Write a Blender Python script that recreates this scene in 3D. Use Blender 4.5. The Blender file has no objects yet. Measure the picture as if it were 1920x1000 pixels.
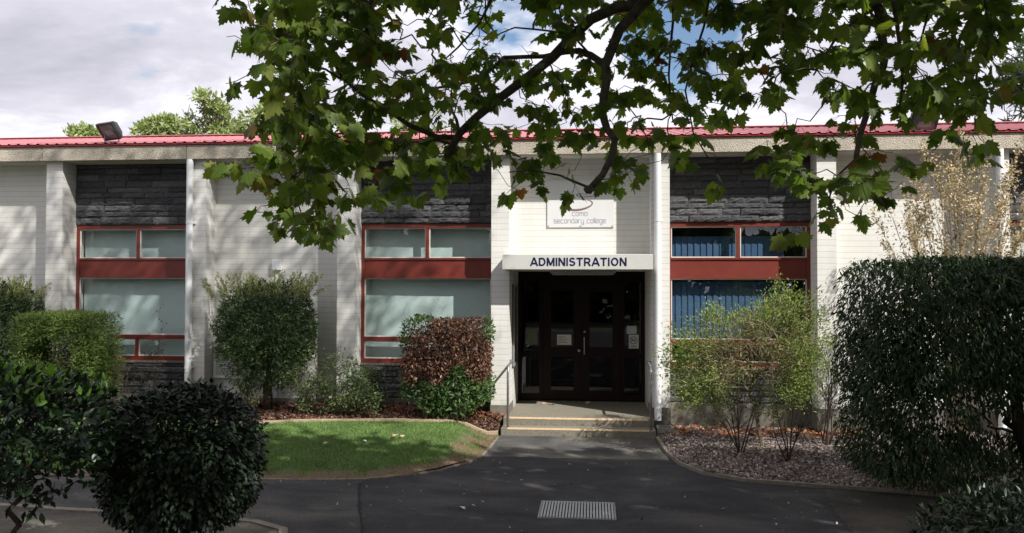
import bpy, math, random
import numpy as np
from mathutils import Vector, Matrix
random.seed(7); rng = np.random.default_rng(11)
scene = bpy.context.scene
C = scene.collection
R = math.radians

# ---------------------------------------------------------------- camera
YAW, PIT, ROL, FPX, CAMZ = .0977, .0219, .0022, 1546.14, 2.543
cd = bpy.data.cameras.new('camera'); cam = bpy.data.objects.new('camera', cd); C.objects.link(cam)
cam.matrix_world = Matrix.Translation((0, 0, CAMZ)) @ Matrix.Rotation(YAW, 4, 'Z') @ Matrix.Rotation(math.pi/2+PIT, 4, 'X') @ Matrix.Rotation(ROL, 4, 'Z')
cd.sensor_width = 36; cd.sensor_fit = 'HORIZONTAL'; cd.lens = FPX/1920*36; cd.clip_start = .05; cd.clip_end = 2000
scene.camera = cam
scene.render.resolution_x = 1024; scene.render.resolution_y = 533

# ---------------------------------------------------------------- light
SAZ, SEL = R(50), R(43)
sdir = Vector((math.sin(SAZ)*math.cos(SEL), -math.cos(SAZ)*math.cos(SEL), math.sin(SEL)))
ld = bpy.data.lights.new('sun', 'SUN'); sun = bpy.data.objects.new('sun', ld); C.objects.link(sun)
ld.energy = 5.0; ld.angle = R(.6); ld.color = (1, .97, .91)
sun.rotation_euler = sdir.to_track_quat('Z', 'Y').to_euler()

w = bpy.data.worlds.new('World'); scene.world = w; w.use_nodes = True
nt = w.node_tree; nt.nodes.clear(); N = nt.nodes.new; L = nt.links.new
out = N('ShaderNodeOutputWorld'); bg = N('ShaderNodeBackground'); bg.inputs['Strength'].default_value = .1
L(bg.outputs[0], out.inputs[0])
sky = N('ShaderNodeTexSky'); sky.sky_type = 'NISHITA'; sky.sun_disc = False
sky.sun_elevation = SEL; sky.sun_rotation = math.atan2(sdir.x, sdir.y)
sky.dust_density = .6; sky.ozone_density = 2.0
tc = N('ShaderNodeTexCoord'); sep = N('ShaderNodeSeparateXYZ'); L(tc.outputs['Generated'], sep.inputs[0])
def wmath(op, a, b):
    n = N('ShaderNodeMath'); n.operation = op
    for i, v in enumerate((a, b)):
        if isinstance(v, (int, float)): n.inputs[i].default_value = v
        else: L(v, n.inputs[i])
    return n.outputs[0]
den = wmath('ADD', wmath('MAXIMUM', sep.outputs['Z'], 0.0), .22)
comb = N('ShaderNodeCombineXYZ'); L(wmath('DIVIDE', sep.outputs['X'], den), comb.inputs[0]); L(wmath('DIVIDE', sep.outputs['Y'], den), comb.inputs[1])
def wnoise(scale, detail, rough, off, dist=0.0):
    mp = N('ShaderNodeMapping'); mp.inputs['Location'].default_value = off; L(comb.outputs[0], mp.inputs['Vector'])
    n = N('ShaderNodeTexNoise'); n.inputs['Scale'].default_value = scale; n.inputs['Detail'].default_value = detail
    n.inputs['Roughness'].default_value = rough; n.inputs['Distortion'].default_value = dist
    L(mp.outputs[0], n.inputs['Vector']); return n.outputs['Fac']
def wramp(fac, stops):
    r = N('ShaderNodeValToRGB'); e = r.color_ramp.elements
    while len(e) > 1: e.remove(e[-1])
    e[0].position = stops[0][0]; e[0].color = stops[0][1]
    for p, c in stops[1:]:
        x = e.new(p); x.color = c
    L(fac, r.inputs[0]); return r.outputs[0]
def patch(u, v, deg):
    d = np.array([-.0975, .995, .0219])+np.array([.9952, .0975, 0])*(u-960)/1546+np.array([0, 0, 1])*(500-v)/1546; d /= np.linalg.norm(d)
    n = N('ShaderNodeVectorMath'); n.operation = 'DOT_PRODUCT'; L(tc.outputs['Generated'], n.inputs[0]); n.inputs[1].default_value = tuple(d)
    m = N('ShaderNodeMapRange'); m.interpolation_type = 'SMOOTHSTEP'; L(n.outputs['Value'], m.inputs[0]); m.inputs[1].default_value = math.cos(R(deg)); m.inputs[2].default_value = 1; return m.outputs[0]
gap = wmath('ADD', wmath('ADD', patch(955, 20, 6.5), patch(1275, 55, 5)), wmath('MULTIPLY', patch(1310, 225, 4), .7))
cover = wramp(wmath('SUBTRACT', wnoise(1.15, 6, .6, (3.1, .35, 0)), wmath('MULTIPLY', gap, .22)), [(.30, (0, 0, 0, 1)), (.39, (1, 1, 1, 1))])
shade = wramp(wmath('SUBTRACT', wnoise(1.9, 7, .6, (7.3, 1.2, 2), .25), wmath('MULTIPLY', patch(230, 125, 12), .04)), [(.24, (4.2, 4.2, 4.8, 1)), (.44, (5.8, 5.7, 6.4, 1)), (.58, (8.0, 7.9, 8.5, 1))])
mx = N('ShaderNodeMixRGB'); L(cover, mx.inputs[0]); L(sky.outputs[0], mx.inputs[1]); L(shade, mx.inputs[2])
L(mx.outputs[0], bg.inputs[0])
scene.view_settings.view_transform = 'Standard'; scene.view_settings.look = 'None'
scene.view_settings.exposure = 0.45; scene.view_settings.gamma = 1

# ---------------------------------------------------------------- helpers
_cy, _sy = math.cos(YAW), math.sin(YAW)
_F = np.array([-_sy*math.cos(PIT), _cy*math.cos(PIT), math.sin(PIT)]); _R = np.array([_cy, _sy, 0]); _U = np.cross(_R, _F)
_R2 = _R*math.cos(ROL)+_U*math.sin(ROL); _U2 = -_R*math.sin(ROL)+_U*math.cos(ROL)
def at(u, v, Y):
    """photo pixel (1920x1000) + distance along y -> world point"""
    d = _F+_R2*(u-960)/FPX+_U2*(500-v)/FPX
    return np.array([0, 0, CAMZ])+d*Y/d[1]
def vproj(p):
    d = np.asarray(p)-np.array([0, 0, CAMZ]); k = d@_F
    return 960+FPX*(d@_R2)/k, 500-FPX*(d@_U2)/k

class MB:
    """collects faces, builds ONE mesh"""
    def __init__(s): s.v = []; s.nv = 0; s.loops = []; s.tot = []
    def add(s, verts, faces):
        o = s.nv; s.v.append(np.asarray(verts, float).reshape(-1, 3)); s.nv += len(s.v[-1])
        for f in faces: s.loops.append(np.asarray(f)+o); s.tot.append(np.array([len(f)]))
    def batch(s, V, tf):
        """V: n x k x 3 verts, tf: template faces"""
        n, k = V.shape[:2]
        s.v.append(V.reshape(-1, 3)); o = s.nv+np.arange(n)[:, None]*k
        one = np.concatenate([np.asarray(f) for f in tf]); s.loops.append((o+one[None]).ravel())
        s.tot.append(np.tile(np.array([len(f) for f in tf]), n)); s.nv += n*k
    def box(s, x0, x1, y0, y1, z0, z1, b=0.0):
        if b:
            pts = []
            for z, i in ((z0, b), (z0+b, 0), (z1-b, 0), (z1, b)):
                pts += [(x0+i, y0+i, z), (x1-i, y0+i, z), (x1-i, y1-i, z), (x0+i, y1-i, z)]
            f = [(3, 2, 1, 0), (12, 13, 14, 15)]
            for k in range(3):
                for j in range(4): f.append((k*4+j, k*4+(j+1) % 4, k*4+4+(j+1) % 4, k*4+4+j))
            s.add(pts, f); return s
        s.add([(x0, y0, z0), (x1, y0, z0), (x1, y1, z0), (x0, y1, z0), (x0, y0, z1), (x1, y0, z1), (x1, y1, z1), (x0, y1, z1)],
              [(3, 2, 1, 0), (4, 5, 6, 7), (0, 1, 5, 4), (1, 2, 6, 5), (2, 3, 7, 6), (3, 0, 4, 7)]); return s
    def tube(s, pts, rad, n=8, cap=True):
        pts = [np.asarray(p, float) for p in pts]; m = len(pts)
        if not hasattr(rad, '__len__'): rad = [rad]*m
        vs = []; ref = None
        for i, p in enumerate(pts):
            t = pts[min(i+1, m-1)]-pts[max(i-1, 0)]; t = t/(np.linalg.norm(t)+1e-9)
            if ref is None: ref = np.array([0, 0, 1.]) if abs(t[2]) < .9 else np.array([1., 0, 0])
            a = ref-t*(ref@t); a /= np.linalg.norm(a)+1e-9; ref = a; b = np.cross(t, a)
            for j in range(n):
                th = 2*math.pi*j/n; vs.append(p+rad[i]*(a*math.cos(th)+b*math.sin(th)))
        f = [(i*n+j, i*n+(j+1) % n, (i+1)*n+(j+1) % n, (i+1)*n+j) for i in range(m-1) for j in range(n)]
        if cap: f += [tuple(range(n))[::-1], tuple((m-1)*n+j for j in range(n))]
        s.add(vs, f); return s
    def build(s, name, mat, parent=None, smooth=False, loc=None):
        me = bpy.data.meshes.new(name); v = np.concatenate(s.v) if s.v else np.zeros((0, 3))
        if loc is not None: v = v-np.asarray(loc)
        lp = np.concatenate(s.loops); tt = np.concatenate(s.tot)
        me.vertices.add(len(v)); me.vertices.foreach_set('co', v.astype(np.float32).ravel())
        me.loops.add(len(lp)); me.loops.foreach_set('vertex_index', lp.astype(np.int32))
        me.polygons.add(len(tt)); me.polygons.foreach_set('loop_start', np.concatenate([[0], np.cumsum(tt)[:-1]]).astype(np.int32))
        me.update(calc_edges=True); me.validate()
        me.polygons.foreach_set('use_smooth', [bool(smooth)]*len(me.polygons))
        me.materials.append(mat); o = bpy.data.objects.new(name, me); C.objects.link(o)
        if parent: o.parent = parent
        return o
def tag(o, label, cat, group=None, kind=None):
    o['label'] = label; o['category'] = cat
    if group: o['group'] = group
    if kind: o['kind'] = kind
    return o
def thing(name, label, cat, loc=(0, 0, 0), group=None):
    o = bpy.data.objects.new(name, None); C.objects.link(o); o.location = loc; o.empty_display_size = .2
    return tag(o, label, cat, group)
def put(mb, name, mat, parent, smooth=False):
    """part in world coordinates under an Empty standing at its own location"""
    return mb.build(name, mat, parent, smooth, loc=tuple(parent.location))
def structure(o, label=None):
    o['kind'] = 'structure'
    if label: o['label'] = label
    return o

# ---------------------------------------------------------------- materials
class M_:
    pass
def newmat(name):
    m = bpy.data.materials.new(name); m.use_nodes = True; t = m.node_tree; t.nodes.clear()
    o = t.nodes.new('ShaderNodeOutputMaterial'); p = t.nodes.new('ShaderNodeBsdfPrincipled'); t.links.new(p.outputs[0], o.inputs[0])
    return m, t, p, o
def node(t, ty, **k):
    n = t.nodes.new(ty)
    for a, b in k.items():
        if a in n.inputs: n.inputs[a].default_value = b
        else: setattr(n, a, b)
    return n
def coords(t, scale=(1, 1, 1)):
    tc = t.nodes.new('ShaderNodeNewGeometry'); mp = node(t, 'ShaderNodeMapping'); mp.inputs['Scale'].default_value = scale
    t.links.new(tc.outputs['Position'], mp.inputs[0]); return mp.outputs[0]
def noise(t, vec, scale, detail=4, rough=.5, dist=0):
    n = node(t, 'ShaderNodeTexNoise'); n.inputs['Scale'].default_value = scale; n.inputs['Detail'].default_value = detail
    n.inputs['Roughness'].default_value = rough; n.inputs['Distortion'].default_value = dist; t.links.new(vec, n.inputs['Vector']); return n.outputs['Fac']
def ramp(t, fac, stops):
    r = t.nodes.new('ShaderNodeValToRGB'); e = r.color_ramp.elements
    while len(e) > 1: e.remove(e[-1])
    e[0].position = stops[0][0]; e[0].color = (*stops[0][1], 1)
    for p, c in stops[1:]:
        x = e.new(p); x.color = (*c, 1)
    t.links.new(fac, r.inputs[0]); return r.outputs[0]
def mixc(t, f, a, b, mode='MIX'):
    m = t.nodes.new('ShaderNodeMixRGB'); m.blend_type = mode
    for i, x in enumerate((f, a, b)):
        if isinstance(x, (int, float)): m.inputs[i].default_value = x
        elif isinstance(x, tuple): m.inputs[i].default_value = (*x, 1)
        else: t.links.new(x, m.inputs[i])
    return m.outputs[0]
def bump(t, p, h, strength=.3, dist=.01):
    b = t.nodes.new('ShaderNodeBump'); b.inputs['Strength'].default_value = strength; b.inputs['Distance'].default_value = dist
    t.links.new(h, b.inputs['Height']); t.links.new(b.outputs[0], p.inputs['Normal'])
def mat(name, col, rough=.6, var=.12, scale=6, bmp=0, bscale=60, metal=0, spec=.5, col2=None):
    m, t, p, o = newmat(name); v = coords(t)
    c1 = tuple(x*(1-var) for x in col) if col2 is None else col; c2 = tuple(min(1, x*(1+var)) for x in col) if col2 is None else col2
    t.links.new(ramp(t, noise(t, v, scale, 5, .6), [(.3, c1), (.7, c2)]), p.inputs['Base Color'])
    p.inputs['Roughness'].default_value = rough; p.inputs['Metallic'].default_value = metal; p.inputs['Specular IOR Level'].default_value = spec
    if bmp: bump(t, p, noise(t, v, bscale, 3, .6), bmp, .01)
    return m
def leafmat(name, cols, rough=.5, transl=.3, spec=.4):
    """cols: list of (pos,colour) ramp over a random value per leaf"""
    m, t, p, o = newmat(name); g = t.nodes.new('ShaderNodeNewGeometry')
    c = ramp(t, g.outputs['Random Per Island'], cols)
    v = coords(t); c = mixc(t, 1.0, c, ramp(t, noise(t, v, 1.7, 2), [(.3, (.75,)*3), (.7, (1.2,)*3)]), 'MULTIPLY')
    t.links.new(c, p.inputs['Base Color']); p.inputs['Roughness'].default_value = rough; p.inputs['Specular IOR Level'].default_value = spec
    if transl:
        tr = t.nodes.new('ShaderNodeBsdfTranslucent'); t.links.new(mixc(t, 1.0, c, (1.5, 1.7, .7), 'MULTIPLY'), tr.inputs[0])
        mxs = t.nodes.new('ShaderNodeMixShader'); mxs.inputs[0].default_value = transl
        t.links.new(p.outputs[0], mxs.inputs[1]); t.links.new(tr.outputs[0], mxs.inputs[2]); t.links.new(mxs.outputs[0], o.inputs[0])
    return m

def brickmat():
    m, t, p, o = newmat('painted_brick'); g = t.nodes.new('ShaderNodeNewGeometry')
    s = t.nodes.new('ShaderNodeSeparateXYZ'); t.links.new(g.outputs['Position'], s.inputs[0])
    a = node(t, 'ShaderNodeMath', operation='ADD'); t.links.new(s.outputs[0], a.inputs[0]); t.links.new(s.outputs[1], a.inputs[1])
    c = t.nodes.new('ShaderNodeCombineXYZ'); t.links.new(a.outputs[0], c.inputs[0]); t.links.new(s.outputs[2], c.inputs[1])
    b = t.nodes.new('ShaderNodeTexBrick'); t.links.new(c.outputs[0], b.inputs['Vector'])
    b.offset = .5; b.inputs['Scale'].default_value = 1; b.inputs['Brick Width'].default_value = .39; b.inputs['Row Height'].default_value = .1005
    b.inputs['Mortar Size'].default_value = .003; b.inputs['Mortar Smooth'].default_value = .35; b.inputs['Bias'].default_value = 0
    b.inputs['Color1'].default_value = (.685, .675, .65, 1); b.inputs['Color2'].default_value = (.725, .715, .685, 1); b.inputs['Mortar'].default_value = (.685, .675, .65, 1)
    dv = node(t, 'ShaderNodeMath', operation='DIVIDE'); t.links.new(s.outputs[2], dv.inputs[0]); dv.inputs[1].default_value = .1005
    fr_ = node(t, 'ShaderNodeMath', operation='FRACT'); t.links.new(dv.outputs[0], fr_.inputs[0])
    bed = ramp(t, fr_.outputs[0], [(.0, (.62, .61, .59)), (.03, (.70, .69, .67)), (.07, (1, 1, 1)), (.965, (1, 1, 1)), (1, (.66, .65, .63))])
    v = coords(t); st = ramp(t, noise(t, coords(t, (1, 1, .35)), 1.3, 5, .6), [(.3, (.86, .85, .82)), (.65, (1, 1, 1))]); st = mixc(t, 1.0, st, ramp(t, noise(t, coords(t, (1, 1, .07)), 7, 4, .7), [(.28, (.93, .92, .90)), (.42, (1, 1, 1))]), 'MULTIPLY')
    col = mixc(t, 1.0, mixc(t, 1.0, b.outputs['Color'], bed, 'MULTIPLY'), st, 'MULTIPLY')
    # grime low on the wall
    lo = node(t, 'ShaderNodeMapRange'); t.links.new(s.outputs[2], lo.inputs[0]); lo.inputs[1].default_value = .2; lo.inputs[2].default_value = 1.0
    n2 = noise(t, v, 4, 5, .65); q = node(t, 'ShaderNodeMath', operation='ADD'); t.links.new(lo.outputs[0], q.inputs[0]); t.links.new(n2, q.inputs[1])
    col = mixc(t, 1.0, col, ramp(t, q.outputs[0], [(.45, (.74, .71, .66)), (.95, (1, 1, 1))]), 'MULTIPLY')
    t.links.new(col, p.inputs['Base Color']); p.inputs['Roughness'].default_value = .55
    h = mixc(t, .3, bed, noise(t, v, 45, 3), 'MIX')
    bump(t, p, h, .5, .006); return m
BRICK = brickmat()
def stonemat():
    m, t, p, o = newmat('split_face_stone'); g = t.nodes.new('ShaderNodeNewGeometry')
    c = ramp(t, g.outputs['Random Per Island'], [(0, (.058, .058, .064)), (.5, (.092, .092, .099)), (1, (.14, .137, .142))])
    v = coords(t); n = noise(t, v, 18, 6, .7)
    t.links.new(mixc(t, 1.0, c, ramp(t, n, [(.3, (.6,)*3), (.7, (1.35,)*3)]), 'MULTIPLY'), p.inputs['Base Color'])
    p.inputs['Roughness'].default_value = .8; bump(t, p, noise(t, coords(t, (1, 1, 1.6)), 22, 6, .7), 1.0, .05); return m
STONE = stonemat()
def fasciamat():
    m, t, p, o = newmat('exposed_aggregate'); v = coords(t)
    vo = node(t, 'ShaderNodeTexVoronoi'); vo.inputs['Scale'].default_value = 75; t.links.new(v, vo.inputs['Vector'])
    a = ramp(t, noise(t, v, 70, 3, .7), [(.3, (.34, .30, .24)), (.5, (.56, .50, .41)), (.72, (.80, .74, .62))])
    t.links.new(mixc(t, 1.0, a, ramp(t, noise(t, coords(t, (1, 1, .3)), 1.6, 5, .6), [(.3, (.68, .66, .64)), (.6, (1, 1, 1))]), 'MULTIPLY'), p.inputs['Base Color'])
    p.inputs['Roughness'].default_value = .85; bump(t, p, vo.outputs['Distance'], .9, .02); return m
FASCIA = fasciamat()
SOFFIT = mat('soffit_paint', (.50, .48, .44), .8, .08, 3, .2, 40)
CONC = mat('bare_concrete', (.165, .15, .125), .9, .3, 7, .5, 70)
STEPM = mat('aggregate_step', (.20, .18, .14), .85, .35, 45, .7, 110)
REDF = mat('red_frame_paint', (.155, .025, .016), .45, .12, 5, .05, 80)
ROOFM = mat('red_roof_steel', (.40, .135, .15), .65, .1, 2.5)
GUTM = mat('gutter_red', (.30, .025, .03), .4, .1, 5)
PIPE = mat('white_pipe_paint', (.70, .71, .72), .35, .06, 5, .05, 30)
GALV = mat('galvanised_steel', (.33, .35, .36), .45, .15, 30, .1, 90, metal=.7)
DARKM = mat('dark_metal', (.018, .018, .02), .45, .2, 8)
TRIM = mat('cream_bead', (.62, .60, .54), .6, .1, 8)
CANOPY = mat('canopy_render', (.52, .52, .49), .7, .06, 2.2, .2, 60)
NAVY = mat('navy_letter', (.006, .009, .055), .4, .1, 10)
DOORW = mat('dark_red_timber', (.010, .003, .0025), .5, .25, 14, spec=.2)
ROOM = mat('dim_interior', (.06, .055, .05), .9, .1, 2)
CURT = mat('pale_curtain', (.62, .69, .68), .8, .05, .9)
CURTW = mat('white_blind', (.70, .70, .68), .7, .05, 2)
BLUEB = mat('blue_blind', (.042, .095, .20), .7, .07, 4)
PAPER = mat('paper_notice', (.62, .62, .60), .7, .05, 9)
SIGNW = mat('sign_board_white', (.66, .66, .66), .4, .04, 2)
EDGE = mat('tan_edging', (.36, .28, .18), .9, .2, 12, .5, 60)
EDGE2 = mat('grey_edging', (.20, .17, .135), .9, .3, 12, .5, 60)
BARK = mat('plane_bark', (.095, .082, .062), .85, .45, 22, .6, 50, spec=.2)
STEM = mat('shrub_bark', (.06, .045, .032), .9, .3, 20, .5, 60, spec=.1)
STEML = mat('pale_stem', (.20, .155, .10), .8, .3, 20, spec=.2)
def glass(name, tint, refl=1.0, rough=0.0):
    m, t, p, o = newmat(name); t.nodes.remove(p)
    tr = t.nodes.new('ShaderNodeBsdfTransparent'); tr.inputs[0].default_value = (*tint, 1)
    gl = t.nodes.new('ShaderNodeBsdfGlossy'); gl.inputs['Roughness'].default_value = rough; gl.inputs[0].default_value = (.95, .97, 1, 1)
    lw_ = t.nodes.new('ShaderNodeLayerWeight'); lw_.inputs['Blend'].default_value = .5
    p5 = node(t, 'ShaderNodeMath', operation='POWER'); t.links.new(lw_.outputs['Facing'], p5.inputs[0]); p5.inputs[1].default_value = 5
    k = node(t, 'ShaderNodeMath', operation='MULTIPLY_ADD'); t.links.new(p5.outputs[0], k.inputs[0]); k.inputs[1].default_value = .9*refl; k.inputs[2].default_value = .045*refl; k.use_clamp = True
    v = coords(t); b = t.nodes.new('ShaderNodeBump'); b.inputs['Strength'].default_value = .12; b.inputs['Distance'].default_value = .01
    t.links.new(noise(t, v, 1.1, 1), b.inputs['Height']); t.links.new(b.outputs[0], gl.inputs['Normal'])
    mx = t.nodes.new('ShaderNodeMixShader'); t.links.new(k.outputs[0], mx.inputs[0]); t.links.new(tr.outputs[0], mx.inputs[1]); t.links.new(gl.outputs[0], mx.inputs[2])
    t.links.new(mx.outputs[0], o.inputs[0]); return m
GLASS = glass('window_glass', (.93, .96, .955), 1.1)
GLASSD = glass('door_glass', (.35, .37, .37), 1.0)
def asphalt(name, dark, light, dirt=.5):
    m, t, p, o = newmat(name); v = coords(t)
    a = ramp(t, noise(t, v, 32, 6, .9), [(.36, dark), (.60, light), (.72, tuple(x*2.3 for x in light))])
    b = ramp(t, noise(t, coords(t, (1, 1.7, 1)), .75, 6, .62, .4), [(.34, (.50, .51, .57)), (.5, (.95, .95, .97)), (.66, (1.7, 1.6, 1.45))])
    c = mixc(t, 1.0, a, b, 'MULTIPLY')
    t.links.new(c, p.inputs['Base Color']); p.inputs['Roughness'].default_value = .85; p.inputs['Specular IOR Level'].default_value = .3
    bump(t, p, noise(t, v, 55, 4, .8), .9, .015); return m
ASPH = asphalt('asphalt', (.028, .028, .031), (.052, .051, .054))
ASPH2 = asphalt('old_asphalt', (.045, .044, .044), (.080, .077, .074))
ASPH3 = asphalt('brown_asphalt', (.045, .040, .036), (.075, .066, .058))
ASPHP = asphalt('pale_asphalt', (.075, .073, .068), (.12, .115, .105))
GRAV = asphalt('gravel_verge', (.085, .075, .058), (.16, .145, .115))
SOIL = mat('soil', (.045, .028, .019), .95, .3, 9, .8, 40, col2=(.085, .05, .034))
SOILR = mat('mulch_soil', (.055, .040, .034), .95, .3, 9, .8, 40, col2=(.11, .085, .07))
FARG = mat('far_ground', (.07, .07, .045), .95, .3, .5)
def lawnmat():
    m, t, p, o = newmat('lawn_turf'); v = coords(t); s = t.nodes.new('ShaderNodeAttribute'); s.attribute_name = 'dry'
    n = noise(t, v, 3, 5, .65); q = node(t, 'ShaderNodeMath', operation='ADD'); t.links.new(s.outputs['Fac'], q.inputs[0])
    h = node(t, 'ShaderNodeMath', operation='MULTIPLY_ADD'); t.links.new(n, h.inputs[0]); h.inputs[1].default_value = .9; h.inputs[2].default_value = -.45
    t.links.new(h.outputs[0], q.inputs[1])
    g = ramp(t, noise(t, v, 9, 5, .8), [(.3, (.045, .085, .02)), (.7, (.10, .16, .045))]); d = ramp(t, noise(t, v, 60, 4, .7), [(.3, (.09, .055, .03)), (.7, (.20, .145, .085))])
    f = ramp(t, q.outputs[0], [(.38, (0, 0, 0)), (.62, (1, 1, 1))])
    t.links.new(mixc(t, f, g, d), p.inputs['Base Color']); p.inputs['Roughness'].default_value = .9; bump(t, p, noise(t, v, 90, 3, .7), .7, .02); return m
LAWN = lawnmat()
GRASSM = leafmat('grass_blade', [(0, (.065, .145, .03)), (.6, (.13, .24, .055)), (.9, (.23, .29, .10)), (1, (.36, .32, .17))], .6, .25)
DRYG = leafmat('dry_grass', [(0, (.13, .09, .05)), (.6, (.24, .18, .10)), (1, (.32, .25, .15))], .8, .1)
CHIPL = leafmat('bark_chip_red', [(0, (.05, .022, .015)), (.5, (.12, .05, .033)), (.85, (.22, .12, .08)), (1, (.34, .25, .18))], .85, 0)
CHIPR = leafmat('bark_chip_pale', [(0, (.07, .05, .045)), (.5, (.22, .17, .155)), (.8, (.38, .31, .29)), (1, (.55, .49, .46))], .85, 0)
LITTER = leafmat('dead_leaf', [(0, (.12, .04, .02)), (.5, (.26, .095, .04)), (1, (.38, .20, .10))], .7, .1)

# ================================================================ BUILDING
P, W, CX0, MOD, HW = 14.494, 14.914, -10.03, 2.8, .16
FZ0, FZ1 = 4.82, 5.085
bld = thing('office_building', 'long low white painted brick office block with red steel roof and dark stone window bays', 'building', (0, W, 0))
def B(mb, name, m, parent=None, smooth=False):
    o = mb.build(name, m, None, smooth, loc=(0, W, 0)); o.parent = parent or bld
    return o
cen = {k: CX0+MOD*k for k in range(-3, 10)}
XL, XR = cen[-3]+HW, cen[9]+HW
for k in range(-2, 9):                                    # brick piers
    B(MB().box(cen[k]-HW, cen[k]+HW, P, W+.25, .45 if k != 4 and k != 3 else .42, FZ0), 'pier', BRICK)
    B(MB().box(cen[k]-HW-.012, cen[k]+HW+.012, P-.012, W+.25, -.1, .45 if k != 4 and k != 3 else .42), 'pier_footing', CONC)
BAYS = {-2: 'win', -1: 'wall', 0: 'win', 1: 'wall', 2: 'win', 3: 'entry', 4: 'win', 5: 'wall', 6: 'win', 7: 'wall'}
def stones(x0, x1, z0, z1, yf):
    mb = MB(); z = z0
    while z < z1-.02:
        h = random.choice((.10, .115, .13, .145)); 
        if z+h > z1-.06: h = z1-z
        x = x0-random.uniform(0, .4)
        while x < x1:
            wd = random.uniform(.28, .78); a, b = max(x, x0), min(x+wd, x1)
            if x+wd > x1-.12: b = x1
            if b-a > .03:
                d = yf-random.uniform(0, .035); nx = max(2, int((b-a)/.055)); nz = 4
                g = [(a+.003+(b-a-.006)*i/nx, d-(random.uniform(-.004, .016) if 0 < i < nx and 0 < j < nz else -.012), z+.003+(h-.006)*j/nz) for j in range(nz+1) for i in range(nx+1)]
                f = [(j*(nx+1)+i, j*(nx+1)+i+1, (j+1)*(nx+1)+i+1, (j+1)*(nx+1)+i) for j in range(nz) for i in range(nx)]
                o = len(g); back = [(a+.003, yf+.06, z+.003), (b-.003, yf+.06, z+.003), (b-.003, yf+.06, z+h-.003), (a+.003, yf+.06, z+h-.003)]
                g += back
                f += [tuple([nx*0+i for i in range(nx, -1, -1)]+[o, o+1]), tuple([nz*(nx+1)+i for i in range(nx+1)]+[o+2, o+3]),
                      tuple([j*(nx+1) for j in range(nz+1)]+[o+3, o]), tuple([j*(nx+1)+nx for j in range(nz, -1, -1)]+[o+1, o+2])]
                mb.add(g, f)
            if b >= x1: break
            x += wd
        z += h
    return mb
def window(x0, x1, kind):
    """frame is the part; panes, panel, curtain and sill are its pieces"""
    y0, y1 = W+.02, W+.10; mid = (x0+x1)/2; fw = .06
    zz = dict(top=3.66, uh=3.585, ul=3.03, sh=2.715, mh=2.655, ml=1.575, lh=1.46, ll=1.175, bot=1.095)
    f = MB()
    f.box(x0, x0+fw, y0, y1, zz['bot'], zz['top']); f.box(x1-fw, x1, y0, y1, zz['bot'], zz['top'])
    for a, b in ((zz['uh'], zz['top']), (zz['ul']-.035, zz['ul']), (zz['mh'], zz['sh']-.02), (zz['ml']-.075, zz['ml']), (zz['bot'], zz['ll'])):
        f.box(x0+fw, x1-fw, y0-(.004 if b < 3.6 else .0), y1, a, b)
    f.box(mid-.03, mid+.03, y0, y1-.003, zz['ul'], zz['uh']); f.box(mid-.03, mid+.03, y0, y1-.003, zz['ll'], zz['ml']-.075)
    fr = B(f, 'window', REDF)
    B(MB().box(x0+fw, x1-fw, y0+.018, y1-.02, zz['sh']-.02, zz['ul']-.035), 'spandrel_panel', REDF, fr)
    bd = MB()
    def pane(a, b, c, d):
        B(MB().box(a, b, y0+.045, y0+.051, c, d), 'pane', GLASS, fr)
        t = .019
        for q in ((a, b, c, c+t), (a, b, d-t, d), (a, a+t, c+t, d-t), (b-t, b, c+t, d-t)): bd.box(q[0], q[1], y0+.022, y0+.040, q[2], q[3])
    pane(x0+fw, mid-.03, zz['ul'], zz['uh']); pane(mid+.03, x1-fw, zz['ul'], zz['uh'])
    pane(x0+fw, x1-fw, zz['ml'], zz['mh'])
    pane(x0+fw, mid-.03, zz['ll'], zz['ml']-.075); pane(mid+.03, x1-fw, zz['ll'], zz['ml']-.075)
    B(bd, 'glazing_bead', TRIM, fr)
    B(MB().box(x0-.0, x1+.0, W-.045, W+.12, 1.055, 1.093), 'window_sill', CONC if kind != 'blue' else EDGE, fr)
    cu = MB()
    if kind == 'pale':
        n = 90; xs = np.linspace(x0+.03, x1-.03, n); ys = y1+.14+.006*np.sin(xs*2.3+x0)+.0012*np.sin(xs*23+1)
        for za, zb, dy in ((1.10, 1.50, 0), (1.52, 2.70, 0), (3.0, 3.62, .02)):
            v = [(x, y+dy, za) for x, y in zip(xs, ys)]+[(x, y+dy, zb) for x, y in zip(xs, ys)]
            cu.add(v, [(i, i+1, n+i+1, n+i) for i in range(n-1)])
        B(cu, 'curtain', CURT, fr)
    else:
        xe = x1-.50 if kind == 'blue' else x1-.05; x = x0+.05
        while x < xe:
            a = R(9+random.uniform(-4, 4)); c, s = .0595*math.cos(a), .062*math.sin(a)
            for za, zb in ((1.5, 2.60), (3.0, 3.42 if kind == 'blue' else 3.6)):
                cu.add([(x, y1+.13-s, za), (x+c*2, y1+.13+s, za), (x+c*2, y1+.13+s, zb), (x, y1+.13-s, zb)], [(0, 1, 2, 3)])
            x += .112
        B(cu, 'vertical_blind', BLUEB if kind == 'blue' else CURTW, fr)
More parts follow.
